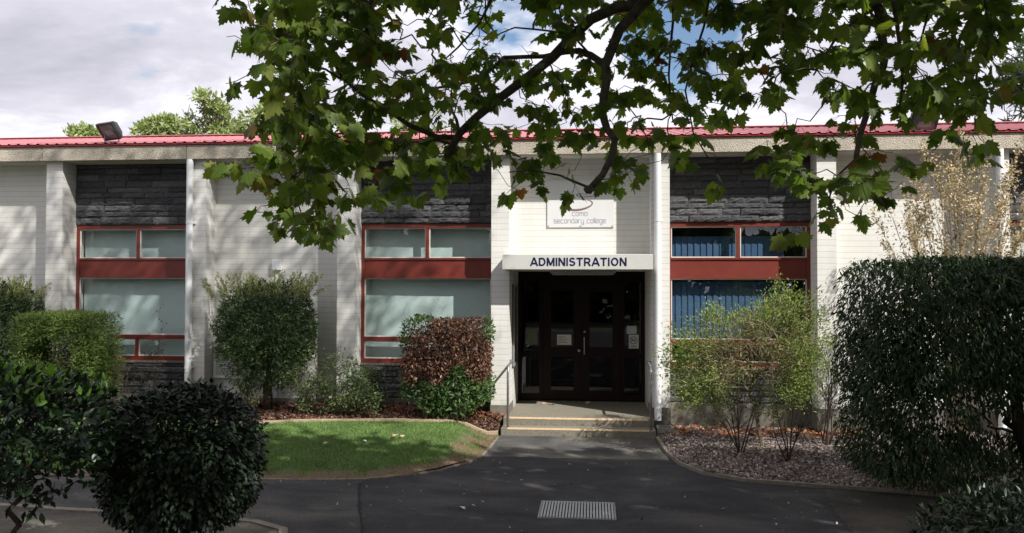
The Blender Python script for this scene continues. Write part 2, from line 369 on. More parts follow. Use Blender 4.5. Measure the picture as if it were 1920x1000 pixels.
for k, kind in BAYS.items():
    x0, x1 = cen[k]+HW, cen[k+1]-HW
    if kind == 'wall':
        B(MB().box(x0, x1, W, W+.25, .42, FZ0), 'wall', BRICK); B(MB().box(x0, x1, W-.006, W+.25, -.1, .42), 'wall_footing', CONC)
    elif kind == 'win':
        B(stones(x0, x1, 3.668, FZ0, W-.01), 'stone_panel', STONE); B(MB().box(x0, x1, W+.055, W+.25, 3.662, FZ0), 'wall', STONE)
        B(stones(x0, x1, .46, 1.05, W-.01), 'stone_panel', STONE); B(MB().box(x0, x1, W+.055, W+.25, .4, 1.052), 'wall', STONE)
        B(MB().box(x0, x1, W-.05, W+.25, -.1, .46), 'wall_footing', CONC)
        window(x0, x1, {0: 'pale', 2: 'pale', 4: 'blue', 6: 'white', -2: 'pale'}[k])
# entrance bay: wall above, recess with side walls and ceiling
ex0, ex1, EY = cen[3]+HW, cen[4]-HW, 16.25
B(MB().box(ex0, ex1, W, W+.25, 2.82, FZ0), 'wall', BRICK)
B(MB().box(ex0-.2, ex0, W+.25, EY+.2, .2, 2.9), 'wall', BRICK); B(MB().box(ex1, ex1+.2, W+.25, EY+.2, .2, 2.9), 'wall', BRICK)
cn = MB().box(ex0-.075, ex1+.005, 14.06, P-.004, 2.80, 3.062, .006).box(ex0+.002, ex1-.002, P-.004, EY, 2.80, 2.9)
cano = B(cn, 'entrance_canopy', CANOPY)
for (x0_, x1_) in ((XL, cen[-2]-HW), (cen[8]+HW, XR)):
    B(MB().box(x0_, x1_, W, W+.25, -.1, FZ0), 'wall', BRICK)
# side walls, back wall, floor of the block
B(MB().box(XL, XL+.2, W+.25, 22, -.1, 5.1).box(XR-.2, XR, W+.25, 22, -.1, 5.1).box(XL, XR, 22, 22.25, -.1, 5.1), 'wall', BRICK)
B(MB().box(XL+.2, XR-.2, 19.5, 19.6, .2, 4.2).box(XL+.2, ex0-.2, W+.26, 19.5, .1, .22).box(ex1+.2, XR-.2, W+.26, 19.5, .1, .22).box(ex0-.2, ex1+.2, EY+.2, 19.5, .1, .22)
  .box(XL+.2, XR-.2, W+.3, 19.5, 4.0, 4.1).box(ex0-.3, ex0-.2, EY+.2, 19.5, .22, 4).box(ex1+.2, ex1+.3, EY+.2, 19.5, .22, 4), 'interior', ROOM)
# fascia panels, soffit, gutter strip, roof
FY = P-.124
xs = [XL]+[cen[k]-HW-.005 for k in range(-2, 10)]+[XR]
for a, b in zip(xs[:-1], xs[1:]):
    if b-a > .1: B(MB().box(a+.006, b-.006, FY, FY+.16, FZ0, FZ1, .008), 'fascia_panel', FASCIA)
B(MB().box(XL, XR, FY+.16, W+.4, FZ0, FZ0+.1), 'soffit', SOFFIT)
B(MB().box(XL-.05, XR+.05, FY-.035, FY+.03, FZ1, FZ1+.03, .006), 'gutter', GUTM)
def roof():
    mb = MB(); pitch = .19; n = int((XR-XL+.2)/.19); prof = [(0, 0), (.10, 0), (.118, .018), (.152, .018), (.17, 0)]
    v = []
    for i in range(n):
        for dx, dz in prof: v.append((XL-.1+i*pitch+dx, dz))
    k = len(v); y0, z0, y1, z1 = FY-.05, FZ1+.036, 18.0, 5.90
    V = [(x, y0, z0+dz) for x, dz in v]+[(x, y1, z1+dz) for x, dz in v]+[(x, 22.4, z0+dz) for x, dz in v]
    F = [(i, i+1, k+i+1, k+i) for i in range(k-1)]+[(k+i, k+i+1, 2*k+i+1, 2*k+i) for i in range(k-1)]
    mb.add(V, F); mb.box(XL-.1, XR+.1, y1-.14, y1+.14, z1+.010, z1+.032, .008); return mb
rf = B(roof(), 'roof', ROOFM)
# downpipes
def downpipe(x, zb):
    y = P-.085; mb = MB()
    mb.tube([(x, y+.0, FZ0+.0), (x, y, 2.5), (x, y, zb)], .060, 16, False).tube([(x, y, zb), (x, y, zb+.02)], .065, 16)
    for z in (3.64, 1.0): mb.tube([(x, y, z), (x, y, z+.035)], .066, 16)
    d = B(mb, 'downpipe', PIPE, smooth=False)
    for z in (3.655, 1.02): B(MB().box(x-.085, x+.085, y+.05, P-.002, z-.012, z+.012), 'pipe_bracket', PIPE, d)
downpipe(cen[1]-.11, .42); downpipe(cen[4]-.055, .22); downpipe(cen[6]-.03, .2); downpipe(cen[-2]-.03, .2)
# canopy lettering
def ribbon(mb, pts, wd, y0, y1, closed=False):
    """flat bar of constant width following pts in the xz plane, mitred"""
    n = len(pts); Lf, Rt = [], []
    for i in range(n):
        p = np.array(pts[i]); a = np.array(pts[i-1]) if (i or closed) else None; b_ = np.array(pts[(i+1) % n]) if (i < n-1 or closed) else None
        d1 = (p-a)/np.linalg.norm(p-a) if a is not None else None; d2 = (b_-p)/np.linalg.norm(b_-p) if b_ is not None else None
        if d1 is None: d1 = d2
        if d2 is None: d2 = d1
        n1 = np.array([-d1[1], d1[0]]); n2 = np.array([-d2[1], d2[0]]); m = n1+n2; m /= np.linalg.norm(m); k = wd/2/max(.35, m@n1)
        Lf.append(p+m*k); Rt.append(p-m*k)
    v = [(q[0], yy, q[1]) for yy in (y0, y1) for S in (Lf, Rt) for q in S]; f = []
    for i in range(n if closed else n-1):
        j = (i+1) % n; f += [(i, n+i, n+j, j), (2*n+i, 2*n+j, 3*n+j, 3*n+i), (i, j, 2*n+j, 2*n+i), (n+i, 3*n+i, 3*n+j, n+j)]
    if not closed: f += [(0, 2*n, 3*n, n), (n-1, 2*n-1, 4*n-1, 3*n-1)]
    mb.add(v, f)
def arc(cx, cz, rx, rz, a0, a1, k=10): return [(cx+rx*math.cos(R(a0+(a1-a0)*i/k)), cz+rz*math.sin(R(a0+(a1-a0)*i/k))) for i in range(k+1)]
BOLD = {'A': (.92, [[(.03, 0), (.46, 1.02)], [(.46, 1.02), (.89, 0)], [(.2, .30), (.72, .30)]]), 'D': (.86, [[(.1, .1), (.42, .1)]+arc(.42, .5, .34, .40, -80, 80)+[(.42, .9), (.1, .9), (.1, .05)]]),
        'M': (1.0, [[(.1, 0), (.1, 1)], [(.12, .97), (.5, .08)], [(.5, .08), (.88, .97)], [(.9, 0), (.9, 1)]]), 'I': (.2, [[(.1, 0), (.1, 1)]]), 'N': (.86, [[(.1, 0), (.1, 1)], [(.12, .97), (.74, .03)], [(.76, 0), (.76, 1)]]),
        'S': (.80, [arc(.40, .71, .27, .21, 20, 180, 8)+arc(.40, .71, .27, .18, 190, 250, 4)+arc(.40, .30, .30, .20, 70, 0, 5)+arc(.40, .30, .30, .21, -10, -160, 10)]), 'T': (.80, [[(.0, .9), (.8, .9)], [(.4, 0), (.4, .82)]]),
        'R': (.86, [[(.1, 0), (.1, .9), (.45, .9)]+arc(.45, .66, .26, .24, 80, -80, 8)+[(.45, .42), (.15, .42)], [(.50, .42), (.76, 0)]]), 'O': (.98, [arc(.49, .5, .37, .41, 0, 345, 23)])}
def bold_text(body, xc, z0, h, width, y, m_, parent):
    tot = sum(BOLD[c][0]+.14 for c in body)-.14; k = width/tot; x = xc-width/2; mb = MB()
    for c in body:
        for j, st_ in enumerate(BOLD[c][1]): ribbon(mb, [(x+a*k, z0+b*h) for a, b in st_], .185*h, y-.004-.0004*j, y, closed=(c == 'O'))
        x += (BOLD[c][0]+.14)*k
    return B(mb, 'lettering', m_, parent)
bold_text('ADMINISTRATION', -.245, 2.862, .142, 1.63, 14.0595, NAVY, cano)
# strip light under the canopy
B(MB().box(-.75, .40, 14.62, 14.76, 2.745, 2.798, .008).box(-.72, .37, 14.65, 14.73, 2.715, 2.745, .01), 'strip_light', mat('batten_grey', (.33, .34, .33), .4), cano)
# doors
dz0, dz1 = .275, 2.69
fr = MB().box(ex0, ex1, EY, EY+.1, dz1-.09, 2.80)
for x in (ex0, -1.05, .545, ex1-.07): fr.box(x, x+.07, EY, EY+.1, dz0, dz1-.09)
fr.box(ex0+.07, -1.05, EY+.01, EY+.09, dz0, dz0+.12).box(.615, ex1-.07, EY+.01, EY+.09, dz0, dz0+.12)
fr.box(ex0+.07, -1.05, EY+.01, EY+.09, 1.12, 1.2).box(.615, ex1-.07, EY+.01, EY+.09, 1.12, 1.2)
df = B(fr, 'door_surround', DOORW)
for a, b in ((ex0+.07, -1.05), (.615, ex1-.07)):
    B(MB().box(a, b, EY+.05, EY+.056, dz0+.12, 1.12).box(a, b, EY+.05, EY+.056, 1.2, dz1-.09), 'side_light', GLASSD, df)
def door(x0, x1, hx):
    y = EY+.02; st = .155
    m_ = MB().box(x0, x0+st, y, y+.05, dz0+.01, dz1-.1).box(x1-st, x1, y, y+.05, dz0+.01, dz1-.1)
    for a, b in ((dz0+.01, .47), (1.12, 1.32), (2.42, dz1-.1)): m_.box(x0+st, x1-st, y, y+.05, a, b)
    d = B(m_, 'door', DOORW)
    B(MB().box(x0+st, x1-st, y+.02, y+.026, .47, 1.12), 'pane', GLASSD, d); B(MB().box(x0+st, x1-st, y+.02, y+.026, 1.32, 2.42), 'pane', GLASSD, d)
    return d
d1 = door(-.975, -.222, -.3); d2 = door(-.218, .54, -.15)
B(MB().tube([(-.165, EY-.03, 1.18), (-.165, EY-.03, 1.52)], .011, 8).tube([(-.165, EY+.02, 1.2), (-.165, EY-.03, 1.2)], .008, 6).tube([(-.165, EY+.02, 1.5), (-.165, EY-.03, 1.5)], .008, 6), 'handle', GALV, d2)
B(MB().tube([(-.16, EY+.025, 1.62), (-.16, EY+.005, 1.62)], .022, 12), 'lock', GALV, d2); B(MB().tube([(-.27, EY+.025, 1.25), (-.27, EY+.0, 1.25)], .026, 12), 'knob', GALV, d1)
# paper notices behind the glass
def flat(x0, x1, z0, z1, y): return MB().box(x0, x1, y, y+.003, z0, z1)
PAPERD = mat('paper_behind_glass', (.50, .52, .52), .7, .05, 9)
pn = flat(-.70, -.42, 1.36, 1.56, EY+.032).build('paper_notice', PAPER); tag(pn, 'white paper sheet taped inside the glass of the left entrance door', 'notice')
inkm = mat('grey_print', (.12, .12, .13), .8)
ink = MB()
for i in range(5): ink.box(-.67, -.67+.22*(.6+.4*((i*7) % 5)/5), EY+.0305, EY+.0315, 1.52-i*.03, 1.528-i*.03)
ink.build('print', inkm, pn)
pn = flat(.70, .89, 1.30, 1.57, EY+.036).build('dog_notice', PAPER); tag(pn, 'white sign with a barred dog symbol in a ring inside the right side glass', 'notice')
ring = MB(); cx, cz = .795, 1.46; pr = []
for i in range(25):
    a = i/24*2*math.pi; pr.append((cx+.07*math.cos(a), EY+.033, cz+.07*math.sin(a)))
ring.tube(pr, .006, 4, False); ring.tube([(cx-.05, EY+.033, cz+.05), (cx+.05, EY+.033, cz-.05)], .006, 4)
ring.add([(cx+a, EY+.034, cz+b) for a, b in ((-.04, -.035), (-.03, -.035), (-.025, -.005), (.015, -.005), (.02, -.035), (.03, -.035), (.03, .01), (.045, .02), (.045, .03), (.025, .035), (.02, .015), (-.03, .012), (-.045, .025))], [tuple(range(13))])
ring.box(.73, .86, EY+.033, EY+.0345, 1.325, 1.335).box(.74, .85, EY+.033, EY+.0345, 1.345, 1.353)
ring.build('symbol', inkm, pn)
tag(flat(.66, .85, 1.585, 1.74, EY+.040).build('paper_notice', PAPERD), 'pale sheet above the barred dog sign in the right side glass', 'notice')
tag(flat(-1.33, -1.09, 1.36, 1.66, EY+.040).build('poster', mat('dim_poster', (.15, .17, .14), .7, .3, 9)), 'dim greenish poster inside the left side glass beside the doors', 'poster')
nb = MB().box(ex0, ex0+.03, 15.0, 15.75, 1.05, 2.55).build('notice_board', mat('board_backing', (.10, .10, .09), .7)); tag(nb, 'tall glazed notice board on the left side wall of the entrance recess', 'notice board')
f_ = MB()
for q in ((15.0, 15.75, 1.05, 1.1), (15.0, 15.75, 2.5, 2.55), (15.0, 15.05, 1.1, 2.5), (15.7, 15.75, 1.1, 2.5)): f_.box(ex0+.03, ex0+.045, *q)
f_.build('board_frame', mat('board_frame_grey', (.25, .25, .24), .5), nb)

# college sign
def stroke_text(body, x, z, h, y, r, width):
    G = {'c': [[(1, 1), (.15, 1), (0, .85), (0, .15), (.15, 0), (1, 0)]], 'o': [[(.15, 0), (.85, 0), (1, .15), (1, .85), (.85, 1), (.15, 1), (0, .85), (0, .15), (.15, 0)]],
         'm': [[(0, 0), (0, 1), (1.25, 1), (1.4, .85), (1.4, 0)], [(.7, 1), (.7, 0)]], 's': [[(1, 1), (.1, 1), (0, .9), (0, .6), (.1, .5), (.9, .5), (1, .4), (1, .1), (.9, 0), (0, 0)]],
         'e': [[(0, .5), (1, .5), (1, .9), (.9, 1), (.1, 1), (0, .9), (0, .1), (.1, 0), (1, 0)]], 'n': [[(0, 0), (0, 1), (.85, 1), (1, .85), (1, 0)]],
         'd': [[(1, 1.5), (1, 0), (.15, 0), (0, .15), (0, .85), (.15, 1), (1, 1)]], 'a': [[(.1, 1), (.9, 1), (1, .9), (1, 0), (.1, 0), (0, .1), (0, .4), (.1, .5), (1, .5)]],
         'r': [[(0, 0), (0, .85), (.15, 1), (.7, 1)]], 'y': [[(0, 1), (0, .15), (.15, 0), (1, 0)], [(1, 1), (1, -.4), (.85, -.5), (.1, -.5)]], 'l': [[(0, 1.5), (0, 0)]],
         'g': [[(1, 0), (.15, 0), (0, .15), (0, .85), (.15, 1), (1, 1), (1, -.4), (.85, -.5), (.1, -.5)]]}
    W_ = {'m': 1.4, 'r': .7, 'l': 0, ' ': .5}; tot = sum(W_.get(ch, 1)+.38 for ch in body)-.38; sx = width/tot; cx = x-width/2; mb = MB()
    for ch in body:
        for st in G.get(ch, []):
            mb.tube([(cx+a*sx, y, z+b*h) for a, b in st], r, 4)
        cx += (W_.get(ch, 1)+.38)*sx
    return mb
sg = thing('college_sign', 'white rectangular college name board with swirl emblem on the brick wall above the entrance canopy', 'sign', (-.225, W-.02, 4.0))
put(MB().box(-.82, .375, W-.022, W-.002, 3.575, 4.43, .003), 'board', SIGNW, sg)
LETG = mat('grey_violet_letter', (.27, .25, .34), .5)
put(stroke_text('como', -.235, 3.785, .062, W-.022, .0052, .27), 'lettering', LETG, sg)
put(stroke_text('secondary college', -.235, 3.655, .062, W-.022, .0052, .93), 'lettering', LETG, sg)
em = MB(); pts = []; rr = []
for i in range(40):
    a = R(125+i*7.4); pts.append((-.24+.235*math.cos(a), W-.023, 3.985+.085*math.sin(a)+.03*math.cos(a))); rr.append(.004+.011*math.sin(math.pi*i/39)**1.0)
em.tube(pts, rr, 6)
put(em, 'emblem', mat('emblem_brown', (.24, .15, .15), .5), sg)
em = MB(); pts = [(-.24+.16*math.cos(R(a))+a*.0006, W-.023, 4.12+.045*math.sin(R(a))+a*.0002) for a in range(60, 330, 12)]+[(.10, W-.023, 4.13)]
em.tube(pts, [.004+.005*(i % 12)/12 for i in range(len(pts))], 6); put(em, 'emblem', mat('emblem_grey', (.24, .22, .28), .5), sg)
for x_ in (-.80, -.22, .35): put(MB().tube([(x_, W-.02, 3.60), (x_, W-.03, 3.60)], .012, 8), 'screw', GALV, sg)

# wall fittings
ac = thing('wall_vent_unit', 'white louvred air unit on the brick wall low behind the willow leaved shrub', 'air unit', (-6.9, W, 1.1))
put(MB().box(-7.05, -6.35, W-.10, W-.001, .78, 1.50, .012), 'casing', PIPE, ac)
g_ = MB()
for i in range(16): g_.box(-7.0, -6.4, W-.112, W-.1, .86+i*.036, .872+i*.036)
put(g_, 'louvre', mat('louvre_grey', (.32, .32, .30), .5), ac)
sb = thing('conduit_box', 'small white cable box with conduit on the wall above the willow leaved shrub', 'box', (-5.87, W, 2.9))
put(MB().box(-5.94, -5.79, W-.09, W-.001, 2.80, 3.0, .008), 'housing', PIPE, sb); put(MB().box(-5.90, -5.85, W-.03, W-.001, .45, 2.86), 'conduit', PIPE, sb)

# floodlights
def flood(loc, yaw, tilt, label):
    t_ = thing('floodlight', label, 'floodlight', loc, 'floodlights on the roof edge')
    Mx = Matrix.Rotation(yaw, 4, 'Z') @ Matrix.Rotation(tilt, 4, 'X')
    def tr(mb):
        mb.v = [np.array([(Mx @ Vector(p))[:] for p in a])+np.array([0, 0, .17]) for a in mb.v]; return mb
    h = MB()
    # tapered housing: face looks to -y
    a, b = .23, .17
    h.add([(-a, -.05, -b), (a, -.05, -b), (a, -.05, b), (-a, -.05, b), (-a, .0, -b), (a, .0, -b), (a, .0, b), (-a, .0, b), (-a*.6, .12, -b*.55), (a*.6, .12, -b*.55), (a*.6, .12, b*.55), (-a*.6, .12, b*.55)],
          [(0, 1, 5, 4), (1, 2, 6, 5), (2, 3, 7, 6), (3, 0, 4, 7), (4, 5, 9, 8), (5, 6, 10, 9), (6, 7, 11, 10), (7, 4, 8, 11), (8, 9, 10, 11)])
    for q in ((-a, a, -.06, -.045, -b, -b+.035), (-a, a, -.06, -.045, b-.035, b), (-a, -a+.035, -.06, -.045, -b+.035, b-.035), (a-.035, a, -.06, -.045, -b+.035, b-.035)): h.box(*q)
    tr(h).build('housing', DARKM, t_)
    g = MB().box(-a+.035, a-.035, -.05, -.045, -b+.035, b-.035); tr(g).build('lens', mat('lamp_glass', (.10, .11, .11), .12), t_)
    g = MB().add([(-.1, -.052, -.06), (.1, -.052, -.06), (.12, -.052, .05), (-.12, -.052, .05)], [(0, 1, 2, 3)]); g = MB(); g.box(-.09, .13, -.0535, -.051, -.07, .03)
    tr(g).build('reflector', mat('reflector_grey', (.22, .23, .22), .3), t_)
    br = MB().tube([(-.17, .02, -.08), (-.12, .03, -.0)], .012, 6).tube([(.17, .02, -.08), (.12, .03, 0)], .012, 6)
    br = MB().tube([(-.14, .06, -.03), (-.14, .05, .1)], .012, 6).tube([(.14, .06, -.03), (.14, .05, .1)], .012, 6).tube([(-.14, .06, -.03), (.14, .06, -.03)], .012, 6)
    br.build('bracket', GALV, t_)
flood((-8.9, FY+.05, 5.21), R(-24), R(36), 'black floodlight tilted downwards on the roof edge at the left end')
flood((5.52, FY+.05, 5.12), R(4), R(35), 'dark floodlight on the roof edge half hidden by hanging plane leaves')

# steps, rails, splash block
st = thing('entrance_steps', 'two exposed aggregate steps and landing with cream edge strips leading to the doors', 'steps', (-.24, 14.2, 0))
lx0, lx1 = -1.53, 1.03
put(MB().box(lx0, lx1, 14.16, P-.02, -.02, .26, .008).box(ex0, ex1, P-.02, EY+.12, -.02, .26), 'landing', STEPM, st)
put(MB().box(lx0-.01, lx1+.01, 13.86, 14.159, -.02, .13, .008), 'step', STEPM, st)
NOSE = mat('cream_nosing', (.72, .52, .31), .7, .15, 25)
for y, z in ((14.16, .26), (13.86, .13)): put(MB().box(lx0+.1, lx1-.1, y-.003, y+.028, z-.02, z+.005), 'nosing', NOSE, st)
def rail(x, label):
    t_ = thing('handrail', label, 'handrail', (x, 13.93, 0), 'handrails of the entrance steps')
    s = 1 if x > 0 else -1
    pts = [(x, 13.93, .0), (x, 13.93, 1.05), (x-s*.003, 13.95, 1.11), (x-s*.005, 14.0, 1.155), (x-s*.008, 14.08, 1.18), (x-s*.01, 14.5, 1.19), (x-s*.01, 14.60, 1.19), (x+s*.035, 14.62, 1.19)]
    put(MB().tube(pts, .021, 12), 'rail', GALV, t_, True); put(MB().tube([(x, 13.93, .0), (x, 13.93, .012)], .05, 14), 'base_plate', GALV, t_)
rail(-1.43, 'galvanised steel handrail on the left of the steps, beside the brown clipped shrub side')
rail(.965, 'galvanised steel handrail on the right of the steps, beside the white downpipe')
sp = MB(); sp.box(1.08, 1.36, 14.12, 14.16, .0, .13).box(1.08, 1.36, 14.4, 14.44, .0, .13).box(1.32, 1.36, 14.16, 14.4, .0, .13).box(1.08, 1.12, 14.16, 14.4, .0, .13).box(1.12, 1.32, 14.16, 14.4, .0, .05)
tag(sp.build('splash_block', mat('pale_concrete', (.30, .29, .26), .9, .2, 14, .4, 60)), 'small open concrete gully box on the ground below the white downpipe', 'gully')

# ================================================================ GROUND
def hleft(x, y):
    s = np.clip((y-10.45)/2.7, 0, 1); s = s*s*(3-2*s); e = np.clip((-1.55-x)/.8, 0, 1); e = e*e*(3-2*e)
    f = np.clip((y-13.5)/.7, 0, 1)
    return .015+(.235*s+.085*np.clip((y-13.5)/.9, 0, 1))*np.maximum(e, f*.75)
def hright(x, y): return .012+.03*np.clip((y-11)/2, 0, 1)
structure(MB().box(-400, 400, -200, 600, -.30, -.12).build('ground', FARG))
EL = [(-40, 10.3), (-16, 10.3), (-7.39, 10.31), (-4.27, 10.37), (-3.51, 10.43), (-2.97, 10.51), (-2.47, 10.81), (-2.11, 11.13), (-1.75, 11.71), (-1.62, 12.3), (-1.585, 12.9), (-1.57, 13.6)]
BL = [(-40, 13.2), (-9, 13.15), (-5.45, 13.15), (-4.95, 13.35), (-4.25, 13.5), (-3.5, 13.58), (-2.75, 13.58), (-2.1, 13.66), (-1.75, 13.68), (-1.57, 13.7)]
EH = [(1.06, 13.86), (1.085, 13.2), (1.11, 12.69), (1.23, 11.89), (1.49, 11.32), (1.98, 10.96), (2.61, 10.8), (3.35, 10.66), (4.37, 10.38), (8, 9.9), (40, 9)]
def interp(pts, x): return np.interp(x, [p[0] for p in pts], [p[1] for p in pts])
def sheet(name, xs, y0f, y1f, ny, hf, m, attr=False):
    xs = np.asarray(xs); X = []; 
    for x in xs:
        ys = np.linspace(y0f(x), y1f(x), ny+1); X.append(np.stack([np.full(ny+1, x), ys, hf(np.full(ny+1, x), ys)], 1))
    V = np.concatenate(X); n = ny+1
    F = [(i*n+j, (i+1)*n+j, (i+1)*n+j+1, i*n+j+1) for i in range(len(xs)-1) for j in range(ny)]
    mb = MB(); mb.add(V, F); return mb
xsl = np.concatenate([np.linspace(-40, -8, 10), np.linspace(-7.8, -3, 50), np.linspace(-2.95, -1.57, 60)])
def dryness(x, y):
    yf = interp(EL, x); yb = interp(BL, x); d = np.clip(1.15-(y-yf)/.60, 0, 1); r = np.clip((x+2.55)/.9, 0, 1)*.85; b = np.clip(1-(yb-y)/.12, 0, 1)*.5
    return np.maximum(np.maximum(d, r), b)
lw = sheet('lawn', xsl, lambda x: interp(EL, x), lambda x: max(interp(BL, x), interp(EL, x)+.01), 36, hleft, LAWN).build('lawn', LAWN, smooth=True); structure(lw)
at_ = lw.data.attributes.new('dry', 'FLOAT', 'POINT'); co = np.array([v.co[:] for v in lw.data.vertices]); at_.data.foreach_set('value', dryness(co[:, 0], co[:, 1]).astype(np.float32))
structure(sheet('bed', xsl, lambda x: interp(BL, x), lambda x: W+.02, 14, lambda x, y: hleft(x, y)+.004, SOIL).build('garden_bed', SOIL, smooth=True))
xsr = np.concatenate([np.linspace(1.06, 2.6, 40), np.linspace(2.7, 9, 40), np.linspace(9.5, 40, 8)])
structure(sheet('bedr', xsr, lambda x: interp(EH, x), lambda x: W+.02, 16, hright, SOILR).build('garden_bed', SOILR, smooth=True))
structure(MB().box(-40, 40, -12, 13.86, -.1, 0).build('path', ASPH))
structure(MB().box(-1.6, 1.1, 12.15, 13.858, .0, .004).build('path', ASPHP))
mb = MB(); pl = [(-40, 10.32), (-4.2, 10.38), (-3.3, 10.44), (-2.99, 10.47), (-2.93, 10.1), (-2.78, 9.7), (-2.70, 9.3), (-2.55, 8.9), (-2.42, 8.5), (-2.30, 8.1), (-2.15, 7.4), (-40, 7.4)]
mb.add([(x, y, .005) for x, y in pl], [tuple(range(len(pl)))[::-1]]); structure(mb.build('path', ASPH2))
mb = MB(); pl = [(2.89, 10.74), (3.35, 10.64), (4.37, 10.36), (8, 9.85), (30, 9.2), (30, 6), (2.35, 6), (2.66, 8.8), (2.7, 9.6)]
mb.add([(x, y, .005) for x, y in pl], [tuple(range(len(pl)))[::-1]]); structure(mb.build('path', ASPH3))
# seam crack beside the old asphalt
sc = MB(); prv = None
for i, t_ in enumerate(np.linspace(0, 1, 50)):
    x = -2.99+.72*t_**1.1+random.uniform(-.012, .012); y = 10.47-2.4*t_; wd = random.uniform(.006, .014)
    if prv: sc.add([(prv[0]-prv[2], prv[1], .009), (prv[0]+prv[2], prv[1], .009), (x+wd, y, .009), (x-wd, y, .009)], [(0, 3, 2, 1)])
    prv = (x, y, wd)
structure(sc.build('path', mat('crack_dark', (.012, .012, .012), .95)))
# gravel verge bottom left + its kerb
KB = [(-30, 9.0), (-12, 8.9), (-6.68, 8.78), (-5.74, 8.66), (-4.07, 8.57), (-3.54, 8.45), (-3.15, 8.22), (-2.95, 7.7), (-2.9, 6.5), (-2.9, 3)]
mb = MB(); pl = KB+[(-30, 3)]; mb.add([(x, y, .03) for x, y in pl], [tuple(range(len(pl)))[::-1]]); structure(mb.build('verge', GRAV))
mb = MB(); pl = [(2.75, 8.3), (3.4, 8.75), (5, 9.0), (30, 8.6), (30, 3), (2.9, 3), (2.6, 6)]
mb.add([(x, y, .03) for x, y in pl], [tuple(range(len(pl)))[::-1]]); structure(mb.build('verge', SOILR))
def edging(pts, hf, wd, h, m, label):
    mb = MB(); P3 = []
    for (a, b) in zip(pts[:-1], pts[1:]):
        n = max(2, int(math.dist(a, b)/.25))
        for i in range(n): P3.append((a[0]+(b[0]-a[0])*i/n, a[1]+(b[1]-a[1])*i/n))
    P3.append(pts[-1]); v = []
    for i, (x, y) in enumerate(P3):
        q = P3[min(i+1, len(P3)-1)]; r = P3[max(i-1, 0)]; tx, ty = q[0]-r[0], q[1]-r[1]; l = math.hypot(tx, ty)+1e-9; nx, ny = -ty/l*wd/2, tx/l*wd/2
        z = float(hf(np.array([x]), np.array([y]))[0]); j = random.uniform(-.004, .004)
        v += [(x-nx, y-ny, z-.05), (x-nx, y-ny, z+h+j), (x+nx, y+ny, z+h+j), (x+nx, y+ny, z-.05)]
    n = len(P3); f = [(i*4+k, i*4+4+k, i*4+5+k, i*4+1+k) for i in range(n-1) for k in range(3)]+[(0, 1, 2, 3), (4*n-1, 4*n-2, 4*n-3, 4*n-4)]
    mb.add(v, f); o = mb.build('kerb', m); structure(o, label)
edging([p for p in BL if p[0] > -13], hleft, .10, .035, EDGE, 'tan concrete mowing strip behind the lawn')
edging([(-12, 10.3), (-7.39, 10.31), (-4.27, 10.37), (-3.51, 10.43), (-2.97, 10.51), (-2.47, 10.81), (-2.11, 11.13), (-1.75, 11.71), (-1.62, 12.3), (-1.585, 12.9), (-1.57, 13.6)], lambda x, y: x*0+.0, .035, .022, EDGE2, 'thin timber edging between lawn and asphalt')
edging(EH[:-1], lambda x, y: x*0, .05, .045, EDGE2, 'concrete edging between bark bed and asphalt')
edging(KB[1:], lambda x, y: x*0, .09, .05, EDGE2, 'worn kerb of the gravel verge')

# drain grate
dg = thing('drain_grate', 'rectangular galvanised steel drain grate set in the asphalt path', 'drain grate', (-.18, 9.35, 0))
x0, x1, y0, y1 = -.58, .235, 9.03, 9.69
put(MB().box(x0-.02, x1+.02, y0-.02, y0, .0, .014).box(x0-.02, x1+.02, y1, y1+.02, .0, .014).box(x0-.02, x0, y0, y1, .0, .014).box(x1, x1+.02, y0, y1, .0, .014), 'grate_frame', GALV, dg)
put(MB().box(x0, x1, y0, y1, -.002, .004), 'pit', mat('pit_black', (.01, .01, .01), .9), dg)
g_ = MB(); n = 24
GRATE = mat('grate_zinc', (.42, .44, .44), .5, .15, 20, metal=.3)
for i in range(n):
    xx = x0+(i+.5)*(x1-x0)/n; g_.box(xx-.0105, xx+.0105, y0, y1, .004, .020)
put(g_, 'grate_bars', GRATE, dg)

# ================================================================ LEAF TOOLS
def tmpl_plane():
    Rr = [(0, .03), (.12, .0), (.27, -.10), (.31, .03), (.47, .07), (.37, .17), (.41, .25), (.60, .42), (.44, .42), (.46, .57), (.33, .53), (.24, .48), (.27, .66), (.17, .69), (.15, .84), (.07, .86), (0, 1.0)]
    def z(x, y): return -.16*abs(x)-.22*max(0, y-.35)**2-.25*x*x
    V = [(x, y, z(x, y)) for x, y in Rr]; n = len(V)
    V += [(-x, y, z(x, y)) for x, y in Rr[1:-1]]
    f1 = tuple(range(n)); f2 = (n-1,)+tuple(range(n+len(Rr)-3, n-1, -1))+(0,)
    return np.array(V), [f1, f2]
def tmpl_star():
    V = [(0, 0), (.3, -.1), (.3, .15), (.58, .4), (.3, .5), (0, 1), (-.3, .5), (-.58, .4), (-.3, .15), (-.3, -.1)]
    return np.array([(x, y, -.2*abs(x)) for x, y in V]), [(0, 1, 2, 3, 4, 5), (0, 5, 6, 7, 8, 9)]
def tmpl_oval(wd=.45, fold=.15):
    a = wd/2; return np.array([(0, 0, 0), (a*.85, .28, fold*a), (a, .55, fold*a), (0, 1, -.08), (-a, .55, fold*a), (-a*.85, .28, fold*a), (0, .5, 0)]), [(0, 1, 2, 3, 6), (0, 6, 3, 4, 5)]
def tmpl_lance(wd=.18): 
    a = wd/2; return np.array([(0, 0, 0), (a, .35, 0), (0, 1, -.12), (-a, .35, 0)]), [(0, 1, 2, 3)]
